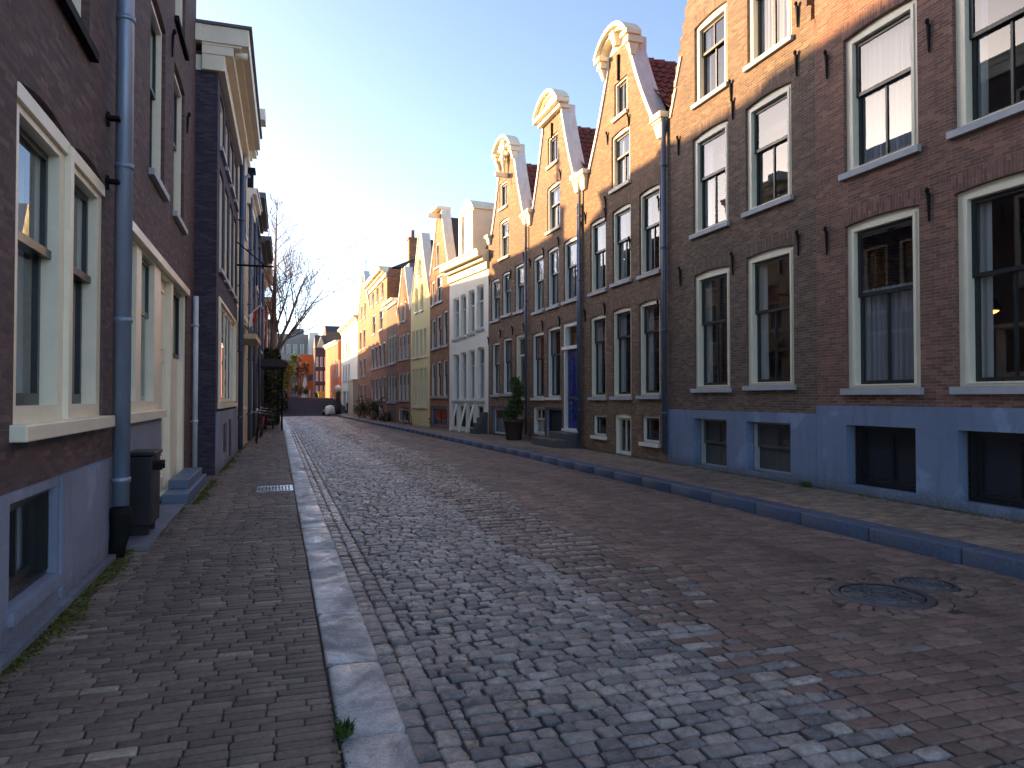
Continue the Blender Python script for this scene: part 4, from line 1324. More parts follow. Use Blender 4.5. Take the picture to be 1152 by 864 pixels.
# ================================================================== GROUND
def stones(name, cells, mat, zj=.004, dome=.006, edge=.012, jit=.004, depth=.05, tl=.012, kind='structure', parent=None):
    """cells: array of rows (cx, cy, hx, hy, z, rot); each stone a worn, rounded block"""
    c = np.asarray(cells, float)
    n = len(c)
    cut = .22
    ang = [(-1, -1 + cut), (-1 + cut, -1), (1 - cut, -1), (1, -1 + cut), (1, 1 - cut), (1 - cut, 1), (-1 + cut, 1), (-1, 1 - cut)]
    base = np.array(ang)
    hx, hy = c[:, 2], c[:, 3]
    m = np.minimum(hx, hy)
    # corner cuts measured on the shorter side so long stones keep square ends
    px = np.sign(base[:, 0])[None] * (hx[:, None] - np.where(np.abs(base[:, 0]) < 1, cut, 0)[None] * m[:, None])
    py = np.sign(base[:, 1])[None] * (hy[:, None] - np.where(np.abs(base[:, 1]) < 1, cut, 0)[None] * m[:, None])
    px = px + rng.normal(0, jit, px.shape)
    py = py + rng.normal(0, jit, py.shape)
    rings = []
    tilt = rng.normal(0, tl, (n, 2))
    for k, (ins, dz) in enumerate(((0, -depth), (0, -edge), (edge * .8, -edge * .25), (edge * 2.6, dome * .6))):
        fx = np.maximum(hx - ins, .2 * hx) / hx
        fy = np.maximum(hy - ins, .2 * hy) / hy
        x = px * fx[:, None]
        y = py * fy[:, None]
        z = np.full_like(x, dz) + (x * tilt[:, :1] + y * tilt[:, 1:]) * (k > 0) + (rng.normal(0, jit * .35, x.shape) if k >= 2 else 0)
        rings.append((x, y, z))
    cx_ = np.zeros((n, 1)); cz = np.full((n, 1), dome)
    X = np.concatenate([r[0] for r in rings] + [cx_], 1)
    Y = np.concatenate([r[1] for r in rings] + [cx_], 1)
    Z = np.concatenate([r[2] for r in rings] + [cz], 1)
    co, si = np.cos(c[:, 5])[:, None], np.sin(c[:, 5])[:, None]
    zr = rng.normal(0, zj, n)[:, None]
    P = np.stack([X * co - Y * si + c[:, :1], X * si + Y * co + c[:, 1:2], Z + c[:, 4:5] + zr], 2).reshape(-1, 3)
    fs = []
    for r in range(3):
        for k in range(8):
            k2 = (k + 1) % 8
            fs.append((r * 8 + k, r * 8 + k2, (r + 1) * 8 + k2, (r + 1) * 8 + k))
    q = np.array(fs)
    t = np.array([(24 + k, 24 + (k + 1) % 8, 32) for k in range(8)])
    off = (np.arange(n) * 33)[:, None, None]
    Q = (q[None] + off).reshape(-1, 4)
    T = (t[None] + off).reshape(-1, 3)
    me = bpy.data.meshes.new(name)
    me.vertices.add(len(P)); me.vertices.foreach_set('co', P.astype(np.float32).ravel())
    loops = np.concatenate([Q.ravel(), T.ravel()])
    me.loops.add(len(loops)); me.loops.foreach_set('vertex_index', loops.astype(np.int32))
    starts = np.concatenate([np.arange(len(Q)) * 4, len(Q) * 4 + np.arange(len(T)) * 3])
    me.polygons.add(len(starts)); me.polygons.foreach_set('loop_start', starts.astype(np.int32))
    me.polygons.foreach_set('use_smooth', np.ones(len(starts), bool))
    me.update(calc_edges=True); me.validate()
    me.materials.append(M[mat])
    o = bpy.data.objects.new(name, me)
    COL.objects.link(o)
    if kind:
        o['kind'] = kind
    if parent:
        o.parent = parent
    return o


def course(xa, xb, y, L, D, gap, z, wave, jl=.25, out=None, keep=None):
    x = xa
    first = True
    while x < xb - 1e-4:
        l = L * (random.uniform(.45, 1.05) if first else random.uniform(1 - jl, 1 + jl))
        first = False
        if xb - (x + l) < L * .45:
            l = xb - x
        x0, x1 = x, x + l
        if True:
            cx, cy = (x0 + x1) / 2, y + wave(x)
            if keep is None or keep(cx, cy):
                out.append((cx, cy, (x1 - x0) / 2 - gap, D / 2 - gap * random.uniform(.8, 1.3), z, math.atan(wave(cx + .05) - wave(cx - .05)) * 10 + (random.gauss(0, .02) if jl > .1 else random.gauss(0, .006))))
        x += l


MH = (4.72, 4.62)
MH2 = (5.38, 4.78)
def not_manhole(x, y):
    return math.hypot(x - MH[0], y - MH[1]) > .58 and math.hypot(x - MH2[0], y - MH2[1]) > .44


def crown(x):
    return ROADZ + .035 * (1 - ((x - 3.5) / 3.) ** 2)


def bnd(y):
    """joint between the granite setts and the clinkers"""
    return 2.70 + min(max(y - 5, 0), 12) * .035 + .02 * math.sin(y * 1.3)


cob, cli, par_, edge_ = [], [], [], []
y = .4
tooth = 0
while y < 63.5:
    D = .11 * random.uniform(.97, 1.03)
    w1, w2 = random.random() * 6, random.random() * 6
    tooth = .1 - tooth + random.uniform(-.05, .05)
    xm = bnd(y) + tooth
    wv = lambda x: .012 * math.sin(x * 2.2 + y * .6) + .006 * math.sin(x * 6 + w2) - (x - .6) * .025
    tmp = []
    course(interp(LKO, y) + .255, xm, y + D / 2, .15, D * 1.0, .0045, ROADZ, wv, .34, tmp)
    cob += tmp
    tmp = []
    course(xm, interp(RK, y) - .25, y + D / 2, .205, D, .0042, ROADZ + .003, lambda x: .006 * math.sin(x * 1.5 + y) - (x - .6) * .025, .08, tmp, not_manhole)
    # the first clinkers after the joint are mixed with setts
    for r in tmp:
        (cob if r[0] < xm + .3 and random.random() < .35 - (r[0] - xm) else cli).append(r)
    y += D
# runs of setts along both kerbs
for k in range(2):
    y = .4
    while y < 63.5:
        L = random.uniform(.15, .21)
        edge_.append((interp(LKO, y) + .065 + k * .127, y + L / 2, .0622, L / 2 - .005, ROADZ, random.gauss(0, .02)))
        y += L
for k in range(2):
    y = .4
    while y < 63.5:
        L = random.uniform(.19, .22)
        par_.append((interp(RK, y) - .066 - k * .122, y + L / 2, .058, L / 2 - .005, ROADZ, random.gauss(0, .01)))
        y += L
for lst in (cob, cli, edge_, par_):
    for i, r in enumerate(lst):
        r = list(r); r[4] += crown(r[0]) - ROADZ; lst[i] = r
road = empty('road', (0, 0, 0)); road['kind'] = 'structure'
stones('granite_setts', cob + edge_, 'cobble', .004, .007, .010, .0045, .05, tl=.035, parent=road, kind=None)
stones('clinker_paving', cli + par_, 'clinker', .0022, .002, .0045, .0015, .05, tl=.008, parent=road, kind=None)
jb = MB()
ys = [-4 + i * 2. for i in range(35)]
nx = 12
vs, fs = [], []
for yy in ys:
    a, b_ = interp(LKO, yy) - .02, interp(RK, yy) + .02
    for i in range(nx + 1):
        x = a + (b_ - a) * i / nx
        vs.append((x, yy, crown(x) - .015))
for j in range(len(ys) - 1):
    for i in range(nx):
        a = j * (nx + 1) + i
        fs.append((a, a + 1, a + nx + 2, a + nx + 1))
jb.add(vs, fs, True).build('joint_bed', 'joint', road)

# manhole covers
mh_ring = []
for (mx, my), r, lab in ((MH, .36, 'large round cast iron manhole cover in the clinkers'), (MH2, .23, 'smaller worn round cover beside the large manhole')):
    t = empty('manhole_cover', (mx, my, crown(mx)))
    tag(t, lab, 'manhole cover')
    b = MB().lathe([(r * .86, -.05), (r * .86, .004)], (0, 0, 0), 40)
    for k in range(3):
        rr = r * (.25 + .2 * k)
        b.tube([(rr * math.cos(a), rr * math.sin(a), .005) for a in [i * math.pi / 16 for i in range(33)]], .012, 6, False)
    for k in range(10):
        a = k * math.pi / 5
        b.tube([(r * .3 * math.cos(a), r * .3 * math.sin(a), .005), (r * .8 * math.cos(a), r * .8 * math.sin(a), .005)], .011, 6)
    b.build('lid', 'iron_cast', t)
    f = MB()
    f.lathe([(r * .9, -.06), (r * 1.05, -.06), (r * 1.08, -.002), (r * 1.05, .006), (r * .9, .006)], (0, 0, 0), 40)
    f.f.pop(); f.f.pop(); f.sm.pop(); f.sm.pop()
    f.build('rim', 'iron_cast', t)
    # ring of small setts
    nn = int(2 * math.pi * (r * 1.08 + .06) / .095)
    for k in range(nn):
        a = 2 * math.pi * k / nn
        rr = r * 1.08 + .062
        x_, y_ = mx + rr * math.cos(a), my + rr * math.sin(a)
        mh_ring.append((x_, y_, .054, .0435, crown(x_), a))
        rr += .105
        if k % 8 != 7:
            mh_ring.append((mx + rr * math.cos(a + .05), my + rr * math.sin(a + .05), .046, .05, crown(x_) - .002, a))

stones('manhole_setts', mh_ring, 'clinker', .002, .004, .007, .002, .05, parent=road, kind=None)
# left pavement
pl = []
y = .35
def not_grate(x, y):
    return not (-.33 < x < .27 and 12.72 < y < 13.5)
while y < 64:
    D = .079 * random.uniform(.97, 1.03)
    tmp = []
    xr = interp(LKI, y) - .005
    course(-2.0 if y > 1 else -2.0, xr, y + D / 2, .205, D, .0038, 0, lambda x: .006 * math.sin(x * 3 + y * .7), .07, tmp, lambda x, yy: x > -1.62 and not_grate(x, yy))
    pl += tmp
    y += D
pav = empty('pavement_near', (0, 0, 0)); pav.name = 'pavement'; pav['kind'] = 'structure'
for r_i, r in enumerate(pl):
    r = list(r); r[4] += .012 * math.sin(r[0] * 2.1 + 1) * math.sin(r[1] * 1.1); pl[r_i] = r
stones('brick_paving', pl, 'paver_left', .0018, .0015, .0035, .0014, .04, tl=.007, parent=pav, kind=None)
MB().add([(-2.2, -4, -.016), (.3, -4, -.016), (.3, 64, -.016), (-2.2, 64, -.016)], [(0, 1, 2, 3)]).build('joint_bed', 'joint_brick', pav)
# left kerb: wide granite slabs, nearly flush
ks = []
y = -.2
while y < 64:
    L = random.uniform(.95, 1.35)
    a, b_ = interp(LKI, y + L / 2), interp(LKO, y + L / 2)
    ks.append(((a + b_) / 2, y + L / 2, (b_ - a) / 2 - .003, L / 2 - .003, .006, 0))
    y += L
stones('kerb', ks, 'kerb_granite', .001, .002, .006, .002, .2, tl=.001)
# right pavement + kerb
pr = []
y = 1.
while y < 68:
    D = .1 * random.uniform(.97, 1.03)
    tmp = []
    course(interp(RK, y) + .31, interp(RW, y) - .02, y + D / 2, .205, D, .004, PAVR, lambda x: 0, .07, tmp)
    pr += tmp
    y += D
pav2 = empty('pavement', (0, 0, 0)); pav2['kind'] = 'structure'
stones('brick_paving', pr, 'paver_right', .0018, .0015, .004, .0014, .04, tl=.007, parent=pav2, kind=None)
ys = [-4 + i * 2. for i in range(37)]
b = MB()
vs = []
for yy in ys:
    vs += [(interp(RK, yy) + .2, yy, PAVR - .014), (interp(RW, yy) + .4, yy, PAVR - .014)]
b.add(vs, [(2 * i, 2 * i + 1, 2 * i + 3, 2 * i + 2) for i in range(len(ys) - 1)]).build('joint_bed', 'joint_brick', pav2)
ks = []
y = -.5
while y < 64:
    L = random.uniform(.9, 1.2)
    x0 = interp(RK, y + L / 2)
    dx = interp(RK, y + L) - interp(RK, y)
    ks.append((x0 + .15, y + L / 2, .15, L / 2 - .002, PAVR + .006, -math.atan2(dx, L)))
    y += L
stones('kerb', ks, 'kerb_blue', .001, .003, .011, .0015, .24, tl=.001)
# drain cover in the left pavement
g = empty('drain_cover', (-.03, 13.11, .0)); tag(g, 'pale metal drain cover in the left pavement against the kerb', 'drain cover')
b = MB().prism([(-.3, -.38), (.3, -.38), (.3, .38), (-.3, .38)], -.004, .02, [[(-.25, -.33), (.25, -.33), (.25, .33), (-.25, .33)]])
b.v = [(x, z, .012 - y_) for x, y_, z in b.v]; b.f = [f[::-1] for f in b.f]
b.build('rim', 'chrome', g)
b = MB()
for i in range(9):
    b.box(-.24 + i * .054, -.21 + i * .054, -.325, .325, -.02, .012)
b.box(-.25, .25, -.02, .02, -.02, .008)
b.build('grate', 'chrome', g)

# ramp up to the bridge
b = MB()
prof = [(63.5, -.03), (68, .05), (73, .5), (79, 1.15), (84, 1.5), (90, 1.56), (96, 1.2), (104, .4), (140, .3)]
vs = []
for yy, zz in prof:
    vs += [(-1.5 if yy < 80 else -30, yy, zz), (6.6 if yy < 90 else 40, yy, zz)]
b.add(vs, [(2 * i, 2 * i + 1, 2 * i + 3, 2 * i + 2) for i in range(len(prof) - 1)])
b.build('ramp', 'asphalt')['kind'] = 'structure'
g = MB()
g.add([(-1500, -1500, -.3), (1500, -1500, -.3), (1500, 1500, -.3), (-1500, 1500, -.3)], [(0, 1, 2, 3)])
g.build('ground', 'earth')['kind'] = 'structure'

# ================================================================== PLANTS
def tuft(b, x, y, z, r, n, hgt, lean=.6):
    for i in range(n):
        a = random.random() * 6.283
        d = random.random() * r
        px_, py_ = x + d * math.cos(a), y + d * math.sin(a)
        L = hgt * random.uniform(.5, 1.2)
        tx, ty = px_ + math.cos(a) * L * lean * random.random(), py_ + math.sin(a) * L * lean * random.random()
        w = .006 + .004 * random.random()
        nx_, ny_ = -math.sin(a) * w, math.cos(a) * w
        mx_, my_ = (px_ * .6 + tx * .4), (py_ * .6 + ty * .4)
        b.add([(px_ - nx_, py_ - ny_, z), (px_ + nx_, py_ + ny_, z), (mx_ + nx_ * .8, my_ + ny_ * .8, z + L * .6), (mx_ - nx_ * .8, my_ - ny_ * .8, z + L * .6), (tx, ty, z + L)], [(0, 1, 2, 3), (3, 2, 4)])


def weed(x, y, z, label, r=.06, n=60, hgt=.09):
    b = MB()
    tuft(b, 0, 0, 0, r, n, hgt)
    o = b.build('weed', 'grass')
    o.location = (x, y, z)
    tag(o, label, 'weed')
p = ground(386, 827, 0)
weed(p.x, p.y, 0, 'green weed tuft between left pavement and the kerb in the foreground', .05, 90, .06)
p = ground(8, 838, 0)
weed(-1.4, 2.85, 0, 'small green weed in the pavement at the lower left corner', .035, 40, .04)
b = MB()
# moss along the foot of the left houses and in the kerb joint
for i in range(15000):
    y = 3.2 + 30 * random.random() ** 1.6
    w = .16 * (.45 + .55 * math.sin(y * 1.9) ** 2)
    x = -1.5 + abs(random.gauss(0, w * .6))
    if 9.0 < y < 11.6:
        x += .12
    if 11.6 < y < 15:
        x += .3
    if y >= 15.5:
        x += .34
    b.leaves([(x, y, .004 + .008 * random.random())], .012 + .01 * random.random(), .8)
for i in range(700):
    y = 2.5 + 14 * random.random()
    if math.sin(y * 2.1) + math.sin(y * .9) > .5:
        b.leaves([(.27 + random.gauss(0, .02), y, .006)], .012, .8)
tag(b.build('moss', 'moss'), 'yellow green moss along the foot of the left houses', 'moss', kind='stuff')
b = MB()
for i in range(4200):
    y = 5 + 24 * random.random() ** 1.3
    x = 8.44 - abs(random.gauss(0, .04 + .03 * math.sin(y * 1.7) ** 2))
    b.leaves([(x, y, PAVR + .006 + .012 * random.random())], .014, .7)
tag(b.build('moss', 'moss'), 'thin green moss line along the foot of the right houses', 'moss', kind='stuff')
for px_, py_, lab in ((905, 547, 'small green weed at the joint of the two blue plinths'), ):
    weed(8.36, 9.75, PAVR, lab, .1, 70, .1)


def branch(b, p, d, L, r, lev, tips, spread=.55, kids=(4, 6), up=.14):
    n = 6 if lev < 2 else 4
    pts, rad = [Vector(p)], [r]
    d = Vector(d).normalized()
    for i in range(n):
        d = (d + Vector((random.gauss(0, .1), random.gauss(0, .1), random.gauss(0, .05) + up * .4))).normalized()
        pts.append(pts[-1] + d * L / n)
        rad.append(max(r * (1 - .8 * (i + 1) / n), .007))
    b.tube(pts, rad, 7 if lev < 2 else 4, lev < 2)
    if lev >= 4:
        tips.append(pts[-1])
        return
    k = random.randint(*kids)
    for i in range(k):
        t = .22 + .78 * (i + random.random() * .6) / k
        j = min(int(t * n), n - 1)
        q = pts[j].lerp(pts[j + 1], t * n - j)
        a = random.random() * 6.283
        side = d.cross(Vector((math.cos(a), math.sin(a), .2))).normalized()
        nd = (d * (1 - spread * .6) + side * spread + Vector((0, 0, up))).normalized()
        branch(b, q, nd, L * random.uniform(.42, .6), max(rad[j] * .5, .011), lev + 1, tips, spread, kids, up)


# bare street tree with ivy
t = empty('bare_tree', (-.35, 43., 0)); tag(t, 'tall bare tree with ivy covered trunk on the left pavement', 'tree')
random.seed(4)
b = MB(); c_ = MB(); tips = []
main = [Vector((0, 0, 0)), Vector((.05, 0, 1.6)), Vector((.05, .1, 3.4)), Vector((.12, .1, 5.)), Vector((.15, .1, 7.)), Vector((.2, .1, 9.4)), Vector((.24, .1, 11.6)), Vector((.3, .1, 13.2))]
b.tube(main, [.36, .28, .24, .18, .115, .075, .04, .012], 10)
for (z, dx, dy, dz, L, r) in ((3.3, .55, .1, 2.0, 6.0, .13), (3.6, .95, -.3, 1.7, 5.2, .095), (3.2, -.5, .3, 1.7, 3.8, .085), (4.1, 1.15, .4, 1.3, 4.2, .065), (4.6, .75, .3, 1.9, 4.6, .07), (5, .5, -.6, 1.6, 3.8, .065), (5.2, -.6, -.2, 1.5, 2.8, .06)):
    branch(c_, (.08, .1, z), (dx, dy, dz), L, r, 1, tips)
for k in range(26):
    z = 5.2 + k * .3
    i = max(j for j in range(len(main)) if main[j].z <= z)
    f = (z - main[i].z) / max(main[min(i + 1, 7)].z - main[i].z, .01)
    q = main[i].lerp(main[min(i + 1, 7)], min(f, 1))
    a = k * 2.4
    branch(c_, q, (math.cos(a), math.sin(a), .9), max(2.9 * (1 - (z - 5.2) / 9.5), .6), .028, 2, tips, .5, (4, 5))
b.build('trunk', 'bark', t); c_.build('crown', 'bark', t)
iv = MB()
pts = []
for i in range(3400):
    z = 4.4 * random.random() ** .9
    rr = .34 + .12 * random.random() + .35 * math.exp(-((z - 3.0) / .7) ** 2) * random.random()
    a = random.random() * 6.283
    pts.append((rr * math.cos(a) + .05, rr * math.sin(a) + .05, z))
iv.leaves(pts, .09)
iv.build('ivy', 'leaf_dark', t)

random.seed(9)
def green_tree(name, loc, hgt, rad, mat, label, trunk_h, n=1800, ls=.16):
    t = empty(name, loc); tag(t, label, 'tree')
    b = MB(); b.tube([(0, 0, 0), (.05, 0, trunk_h), (0, .05, hgt * .8)], [rad * .09, rad * .06, .02], 8)
    cl = [(random.gauss(0, rad * .4), random.gauss(0, rad * .4), trunk_h + (hgt - trunk_h) * random.random(), rad * random.uniform(.25, .5)) for _ in range(16)]
    for cx, cy, cz, cr in cl:
        b.tube([(0, 0, trunk_h * .9), (cx, cy, cz)], [.05, .015], 5)
    b.build('trunk', 'bark', t)
    l = MB(); pts = []
    for i in range(n):
        cx, cy, cz, cr = random.choice(cl)
        v = Vector((random.gauss(0, 1), random.gauss(0, 1), random.gauss(0, 1))).normalized() * cr * random.random() ** .4
        pts.append((cx + v.x, cy + v.y, cz + v.z))
    l.leaves(pts, ls); l.build('crown', mat, t)
green_tree('small_tree', (1.2, 88., 1.5), 5.2, 1.5, 'leaf_lime', 'small tree in fresh lime green leaf beyond the ramp', 1.2, 1800, .17)
green_tree('small_tree', (2.9, 100., .5), 6.5, 1.5, 'leaf_brown', 'brownish young tree in front of the orange building', 1.6, 1200, .15)
green_tree('small_tree', (-.1, 98., .5), 6., 2., 'leaf_mid', 'dull green tree half hidden behind the ivy trunk', 1.6, 1500, .17)

# planter with evergreen
pp = ground(583, 494, PAVR)
t = empty('potted_plant', (7.85, 23.6, PAVR)); tag(t, 'tall evergreen shrub in a round brown pot below the carved gable house', 'potted plant')
MB().lathe([(.24, 0), (.27, .05), (.35, .62), (.39, .64), (.39, .72), (.34, .72), (.33, .66)], (0, 0, 0), 20).build('pot', 'pot', t)
MB().tube([(0, 0, .6), (.06, -.05, 1.2), (.08, -.1, 1.9)], [.03, .025, .012], 6).build('stem', 'bark', t)
l = MB(); pts = []
for cx, cy, cz, cr, k in ((.05, .34, .95, .32, 330), (-.12, .1, .9, .3, 260), (.1, -.2, 1.15, .27, 230), (.03, -.3, 1.45, .24, 200), (.1, -.12, 1.72, .25, 220), (-.02, -.26, 2.0, .2, 150), (.05, .02, 2.08, .15, 90), (.02, .24, 1.35, .14, 70), (0, -.45, 1.75, .12, 50)):
    for i in range(k):
        v = Vector((random.gauss(0, 1), random.gauss(0, 1), random.gauss(0, 1))).normalized() * cr * random.random() ** .45 * random.choice((1, 1, 1, 1.35))
        pts.append((cx + v.x, cy + v.y, cz + v.z))
l.leaves(pts, .06); l.build('foliage', 'leaf_mid', t)

def shrub(x, y, r, hgt, mat, label, n=700):
    t = empty('shrub', (x, y, PAVR)); tag(t, label, 'shrub')
    l = MB(); pts = []
    cl = [(random.gauss(0, r * .5), random.gauss(0, r * .6), hgt * random.uniform(.2, .85), r * random.uniform(.35, .6)) for _ in range(9)]
    st = MB()
    for cx, cy, cz, cr in cl:
        st.tube([(cx * .2, cy * .2, 0), (cx, cy, cz)], [.03, .01], 5)
    for i in range(n):
        cx, cy, cz, cr = random.choice(cl)
        v = Vector((random.gauss(0, 1), random.gauss(0, 1), random.gauss(0, 1))).normalized() * cr * random.random() ** .4
        pts.append((cx + v.x, cy + v.y, max(cz + v.z, .03)))
    st.build('stem', 'bark', t); l.leaves(pts, .07).build('foliage', mat, t)
p = ground(420, 472, PAVR); shrub(p.x + .1, p.y, .8, 1.45, 'leaf_dark', 'dark green shrub against the far right houses', 1100)
p = ground(409, 470, PAVR); shrub(p.x + .1, p.y, .6, 1.1, 'leaf_mid', 'smaller green shrub left of the dark shrub', 700)
p = ground(484, 480, PAVR); shrub(p.x + .25, p.y, .4, .5, 'leaf_brown', 'low brown green shrub at the foot of the yellow house', 350)
p = ground(431, 474, PAVR); shrub(p.x + .2, p.y, .35, .55, 'leaf_mid', 'low green shrub in front of the long cornice house', 300)

# ================================================================== STREET THINGS
# lamp behind the nearest ground floor window
mg, tg, og = nt('lamp_glow')
ng = N(tg)
em = ng('ShaderNodeEmission', {'Color': (1., .36, .08), 'Strength': 1.6})
tg.links.new(em.outputs[0], og.inputs[0])
M['lamp_glow'] = mg
hp = house_r0
uL, zL = hp.px(1112, 345, -1.3)
pL = hp.A + hp.d * uL + hp.n * 1.3
t = empty('pendant_lamp', (pL.x, pL.y, hp.z0 + zL)); tag(t, 'glowing orange pendant lamp inside the nearest ground floor window', 'lamp')
MB().tube([(0, 0, .12), (0, 0, .95)], .008, 6).build('cord', 'iron', t)
MB().lathe([(.05, .14), (.12, .06), (.17, -.06)], (0, 0, 0), 16).build('lamp_shade', 'iron', t)
MB().lathe([(.03, -.12), (.10, -.09), (.13, -.065)], (0, 0, 0), 16).build('bulb', 'lamp_glow', t)
# black cabinet with lid and handle by the left downpipe
t = empty('storage_bin', (-1.46, 9.22, .1)); tag(t, 'black upright storage bin with handle by the grey downpipe', 'bin')
MB().box(-.155, .12, -.28, .28, .05, .83).build('body', 'bin_black', t, .012)
MB().box(-.157, .15, -.29, .29, .835, .88).build('lid', 'bin_black', t, .012)
MB().box(.122, .2, -.12, .12, .72, .76).box(.122, .2, -.12, -.09, .66, .719).box(.122, .2, .09, .12, .66, .719).build('handle', 'iron', t, .006)
for sy in (-.2, .2):
    MB().box(-.1, .08, sy - .04, sy + .04, -.06, .05).build('foot', 'rubber', t)

# awning over the terrace
t = empty('terrace_awning', (-.93, 35.4, 0)); tag(t, 'black flat terrace awning on posts before the dark left house', 'awning')
MB().prism([(0, 3.42), (1.25, 3.38), (1.4, 3.25), (1.4, 3.12), (1.25, 3.02), (0, 3.05)], 0, 3.6).build('roof', 'awning', t, .04)
for yy in (.1, 3.5):
    MB().tube([(1.15, yy, 0), (1.15, yy, 3.05)], .035, 8).build('post', 'iron', t)

# bench
t = empty('bench', (-.35, 38.5, 0)); tag(t, 'dark wooden terrace bench against the left houses', 'bench')
b = MB()
for i in range(3):
    b.box(-.25 + i * .15, -.12 + i * .15, -.8, .8, .42, .46)
b.build('seat', 'basement_board', t)
b = MB()
for i in range(3):
    b.box(-.3, -.27, -.8, .8, .55 + i * .14, .66 + i * .14)
b.build('backrest', 'basement_board', t)
for sy in (-.7, .7):
    for sx in (-.25, .15):
        MB().box(sx - .03, sx + .03, sy - .03, sy + .03, 0, .42 if sx > 0 else .98).build('leg', 'iron', t)

# bicycles leaning near the left houses
def bicycle(x, y, rz, lean, label, col='iron', z=0., group='bicycles by the left houses'):
    t = empty('bicycle', (x, y, z), rz); t.rotation_euler = (0, lean, rz)
    tag(t, label, 'bicycle', group)
    for wy in (-.53, .53):
        b = MB(); b.tube([(0, wy + .33 * math.cos(a), .34 + .33 * math.sin(a)) for a in [i * math.pi / 12 for i in range(25)]], .018, 6, False)
        w = b.build('wheel', 'rubber', t)
        b = MB()
        for k in range(8):
            a = k * math.pi / 8
            b.tube([(0, wy - .32 * math.cos(a), .34 - .32 * math.sin(a)), (0, wy + .32 * math.cos(a), .34 + .32 * math.sin(a))], .003, 4)
        b.build('spokes', 'chrome', w)
    b = MB()
    for p, q in (((0, -.53, .34), (0, -.1, .3)), ((0, -.1, .3), (0, -.25, .85)), ((0, -.53, .34), (0, -.22, .75)), ((0, -.1, .3), (0, .36, .82)), ((0, -.22, .72), (0, .37, .78)), ((0, .53, .34), (0, .34, .98))):
        b.tube([p, q], .016, 6)
    b.build('frame', col, t)
    MB().box(-.07, .07, -.38, -.12, .87, .93).build('saddle', 'rubber', t, .02)
    MB().tube([(-.28, .2, 1.04), (-.2, .33, 1.06), (.2, .33, 1.06), (.28, .2, 1.04)], .013, 6).build('handlebar', 'chrome', t)
bicycle(-.7, 26.5, .05, .12, 'black bicycle leaning on the cream house')
bicycle(-.62, 30.2, -.04, .14, 'red framed bicycle leaning on the narrow dark brick house', 'red_cloth')
bicycle(-.55, 36.7, .08, .1, 'dark bicycle under the terrace awning')

bicycle(interp(RW, 38.2) - .32, 38.2, .1, -.12, 'dark bicycle leaning on the wall below the yellow house', 'iron', PAVR, 'bicycles by the right houses')
bicycle(interp(RW, 45.) - .35, 45., .06, -.1, 'pale bicycle leaning beside the dark cellar windows beyond the yellow house', 'white_plastic', PAVR, 'bicycles by the right houses')
# flag on the cream house
t = empty('flag', (-1.05, 23.2, 3.9)); t.scale = (.7, .7, .7); tag(t, 'small red and white flag on a pole on the cream house', 'flag')
MB().tube([(0, 0, 0), (.75, 0, .75)], .018, 6).build('pole', 'offwhite', t)
for k, m in enumerate(('red_cloth', 'offwhite')):
    vs, fs = [], []
    for i in range(9):
        a = i / 8
        for j in (0, 1):
            q = .15 + .28 * (k + j)
            vs.append((.7 - q * .55 + .02 * math.sin(a * 7), .05 * math.sin(a * 6 + k), .7 - q * .55 - a * .55))
    for i in range(8):
        fs.append((2 * i, 2 * i + 1, 2 * i + 3, 2 * i + 2))
    MB().add(vs, fs, True).build('cloth', m, t)

# covered scooter at the foot of the ramp
p = ground(371, 467, ROADZ)
t = empty('scooter', (4.25, 63.2, ROADZ)); tag(t, 'parked scooter under a pale cover at the foot of the ramp', 'scooter')
b = MB().lathe([(.05, .95), (.3, .9), (.42, .65), (.46, .4), (.44, .22)][::-1], (.05, 0, 0), 16)
b.v = [(x * (1 + .05 * math.sin(9 * z + 5 * y_)), y_ * 1.7, z + .04 * math.sin(7 * x)) for x, y_, z in b.v]
b.build('cover', 'white_plastic', t)
for yy in (-.55, .55):
    b = MB(); b.tube([(0, yy + .2 * math.cos(a), .24 + .2 * math.sin(a)) for a in [i * math.pi / 8 for i in range(17)]], .05, 6, False)
    b.build('wheel', 'rubber', t)
MB().tube([(-.5, -.3, .2), (-.3, 0, .5)], .16, 8).build('box', 'bin_black', t)

# lamp post with white globe
t = empty('lamp_post', (5.1, 64.5, PAVR)); tag(t, 'short dark lamp post with white globe at the right end of the street', 'lamp')
MB().lathe([(.28, 0), (.3, .5), (.2, .8), (.16, 1.6), (.22, 1.9), (.1, 2.0)], (0, 0, 0), 12).build('post', 'bin_black', t)
MB().lathe([(.08, 2.0), (.25, 2.12), (.3, 2.3), (.25, 2.48), (.05, 2.58)], (0, 0, 0), 14).build('globe', 'offwhite', t)

# lime container beyond the ramp
t = empty('container', (6.0, 93, 1.3)); tag(t, 'lime yellow waste container beyond the top of the ramp', 'container')
MB().frustum((-.2, 0, .1), (.8, .5), (-.2, 0, .95), (.95, .6)).build('body', 'lime_box', t, .03)
MB().box(-1.2, .8, -.65, .65, .955, 1.05).build('lid', 'lime_box', t, .02)

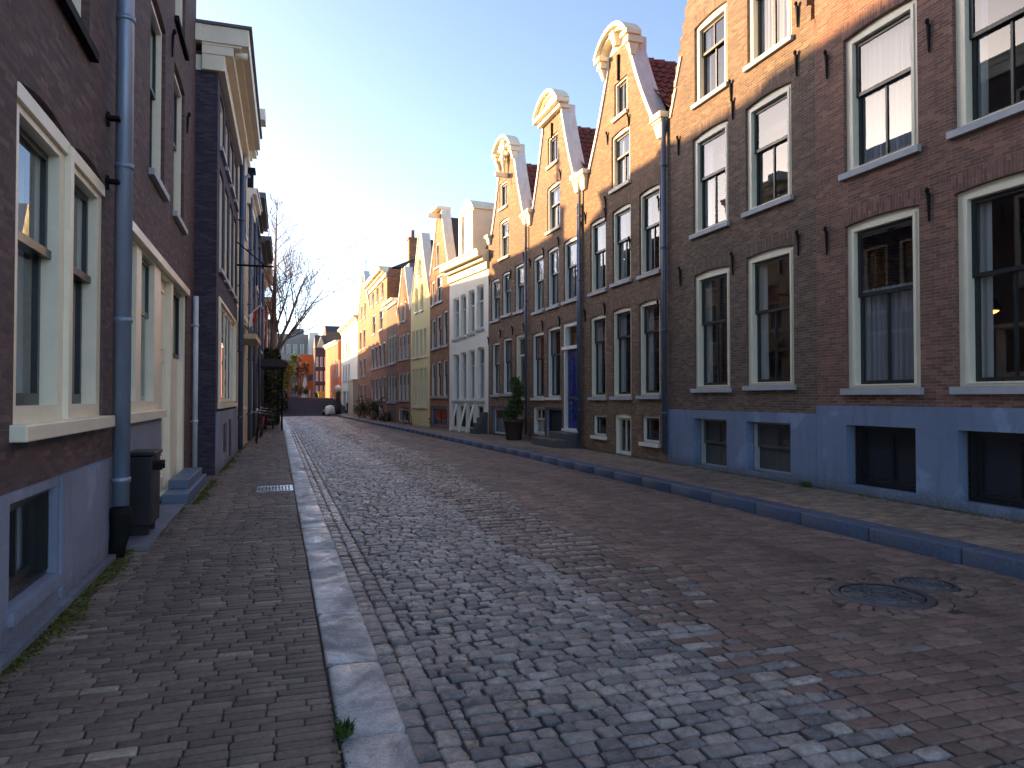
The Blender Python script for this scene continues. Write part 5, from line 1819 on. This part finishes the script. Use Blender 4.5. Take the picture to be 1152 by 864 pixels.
# dark parked van on the ramp, left
t = empty('parked_van', (.1, 73., .52)); tag(t, 'dark parked van on the ramp, partly behind the ivy covered tree', 'van')
b = MB(); b.prism([(-.85, .3), (.85, .3), (.87, .9), (.72, 1.75), (-.72, 1.75), (-.87, .9)], -2, 2); b.build('body', 'iron', t, .08)
MB().prism([(-.65, 1.0), (.65, 1.0), (.58, 1.6), (-.58, 1.6)], -2.02, -2.002).build('rear_window', 'sash_dark', t)
for sx in (-.8, .8):
    for yy in (-1.3, 1.3):
        b = MB(); b.tube([(sx - .09, yy, .3), (sx + .09, yy, .3)], .3, 16); b.build('wheel', 'rubber', t)
    MB().box(sx * .9 - .06, sx * .9 + .06, -2.03, -2.003, .75, .95).build('tail_light', 'red_cloth', t)

# railing bollards on the right pavement near the far end
for i, (x, y, lab) in enumerate(((400.5, 464.5, 'first'), (395, 463.5, 'second'), (391, 463, 'third'))):
    p = ground(x, y + 2, PAVR)
    t = MB().lathe([(.1, 0), (.1, .75), (.13, .8), (.1, .95), (.02, 1.02)], (0, 0, 0), 10).build('bollard', 'iron')
    t.location = (p.x, p.y, PAVR)
    tag(t, 'dark iron bollard before the white corner house, %s from the shrubs' % lab, 'bollard', 'bollards before the white corner house')

# ================================================================== LIGHT
SUN_EL, SUN_AZ = R(12.5), R(49)          # azimuth measured from the street axis towards the left
w = bpy.data.worlds.new('World'); scene.world = w; w.use_nodes = True
nt_ = w.node_tree
bg = nt_.nodes['Background']
sky = nt_.nodes.new('ShaderNodeTexSky')
sky.sky_type = 'NISHITA'; sky.sun_disc = False
sky.sun_elevation = SUN_EL; sky.sun_rotation = -SUN_AZ
sky.air_density = .56; sky.dust_density = .9; sky.ozone_density = 1.8
wn = N(nt_)
nt_.links.new(mixc(wn, 1., sky.outputs[0], (1.15, 1., .86), 'MULTIPLY'), bg.inputs[0])   # daylight balance of the camera
bg.inputs[1].default_value = .15
sl = bpy.data.lights.new('sun', 'SUN'); sl.energy = 4.5; sl.angle = R(.8); sl.color = (1, .62, .28)
so = bpy.data.objects.new('sun', sl); COL.objects.link(so)
dirv = Vector((-math.sin(SUN_AZ) * math.cos(SUN_EL), math.cos(SUN_AZ) * math.cos(SUN_EL), math.sin(SUN_EL)))
so.rotation_euler = dirv.to_track_quat('Z', 'Y').to_euler()
so.location = dirv * 50

scene.view_settings.view_transform = 'Standard'
scene.view_settings.look = 'None'
scene.view_settings.exposure = 2.05
scene.view_settings.gamma = 1.
scene.view_settings.use_curve_mapping = False
scene.render.engine = 'CYCLES'
scene.cycles.max_bounces = 8
scene.cycles.transparent_max_bounces = 8
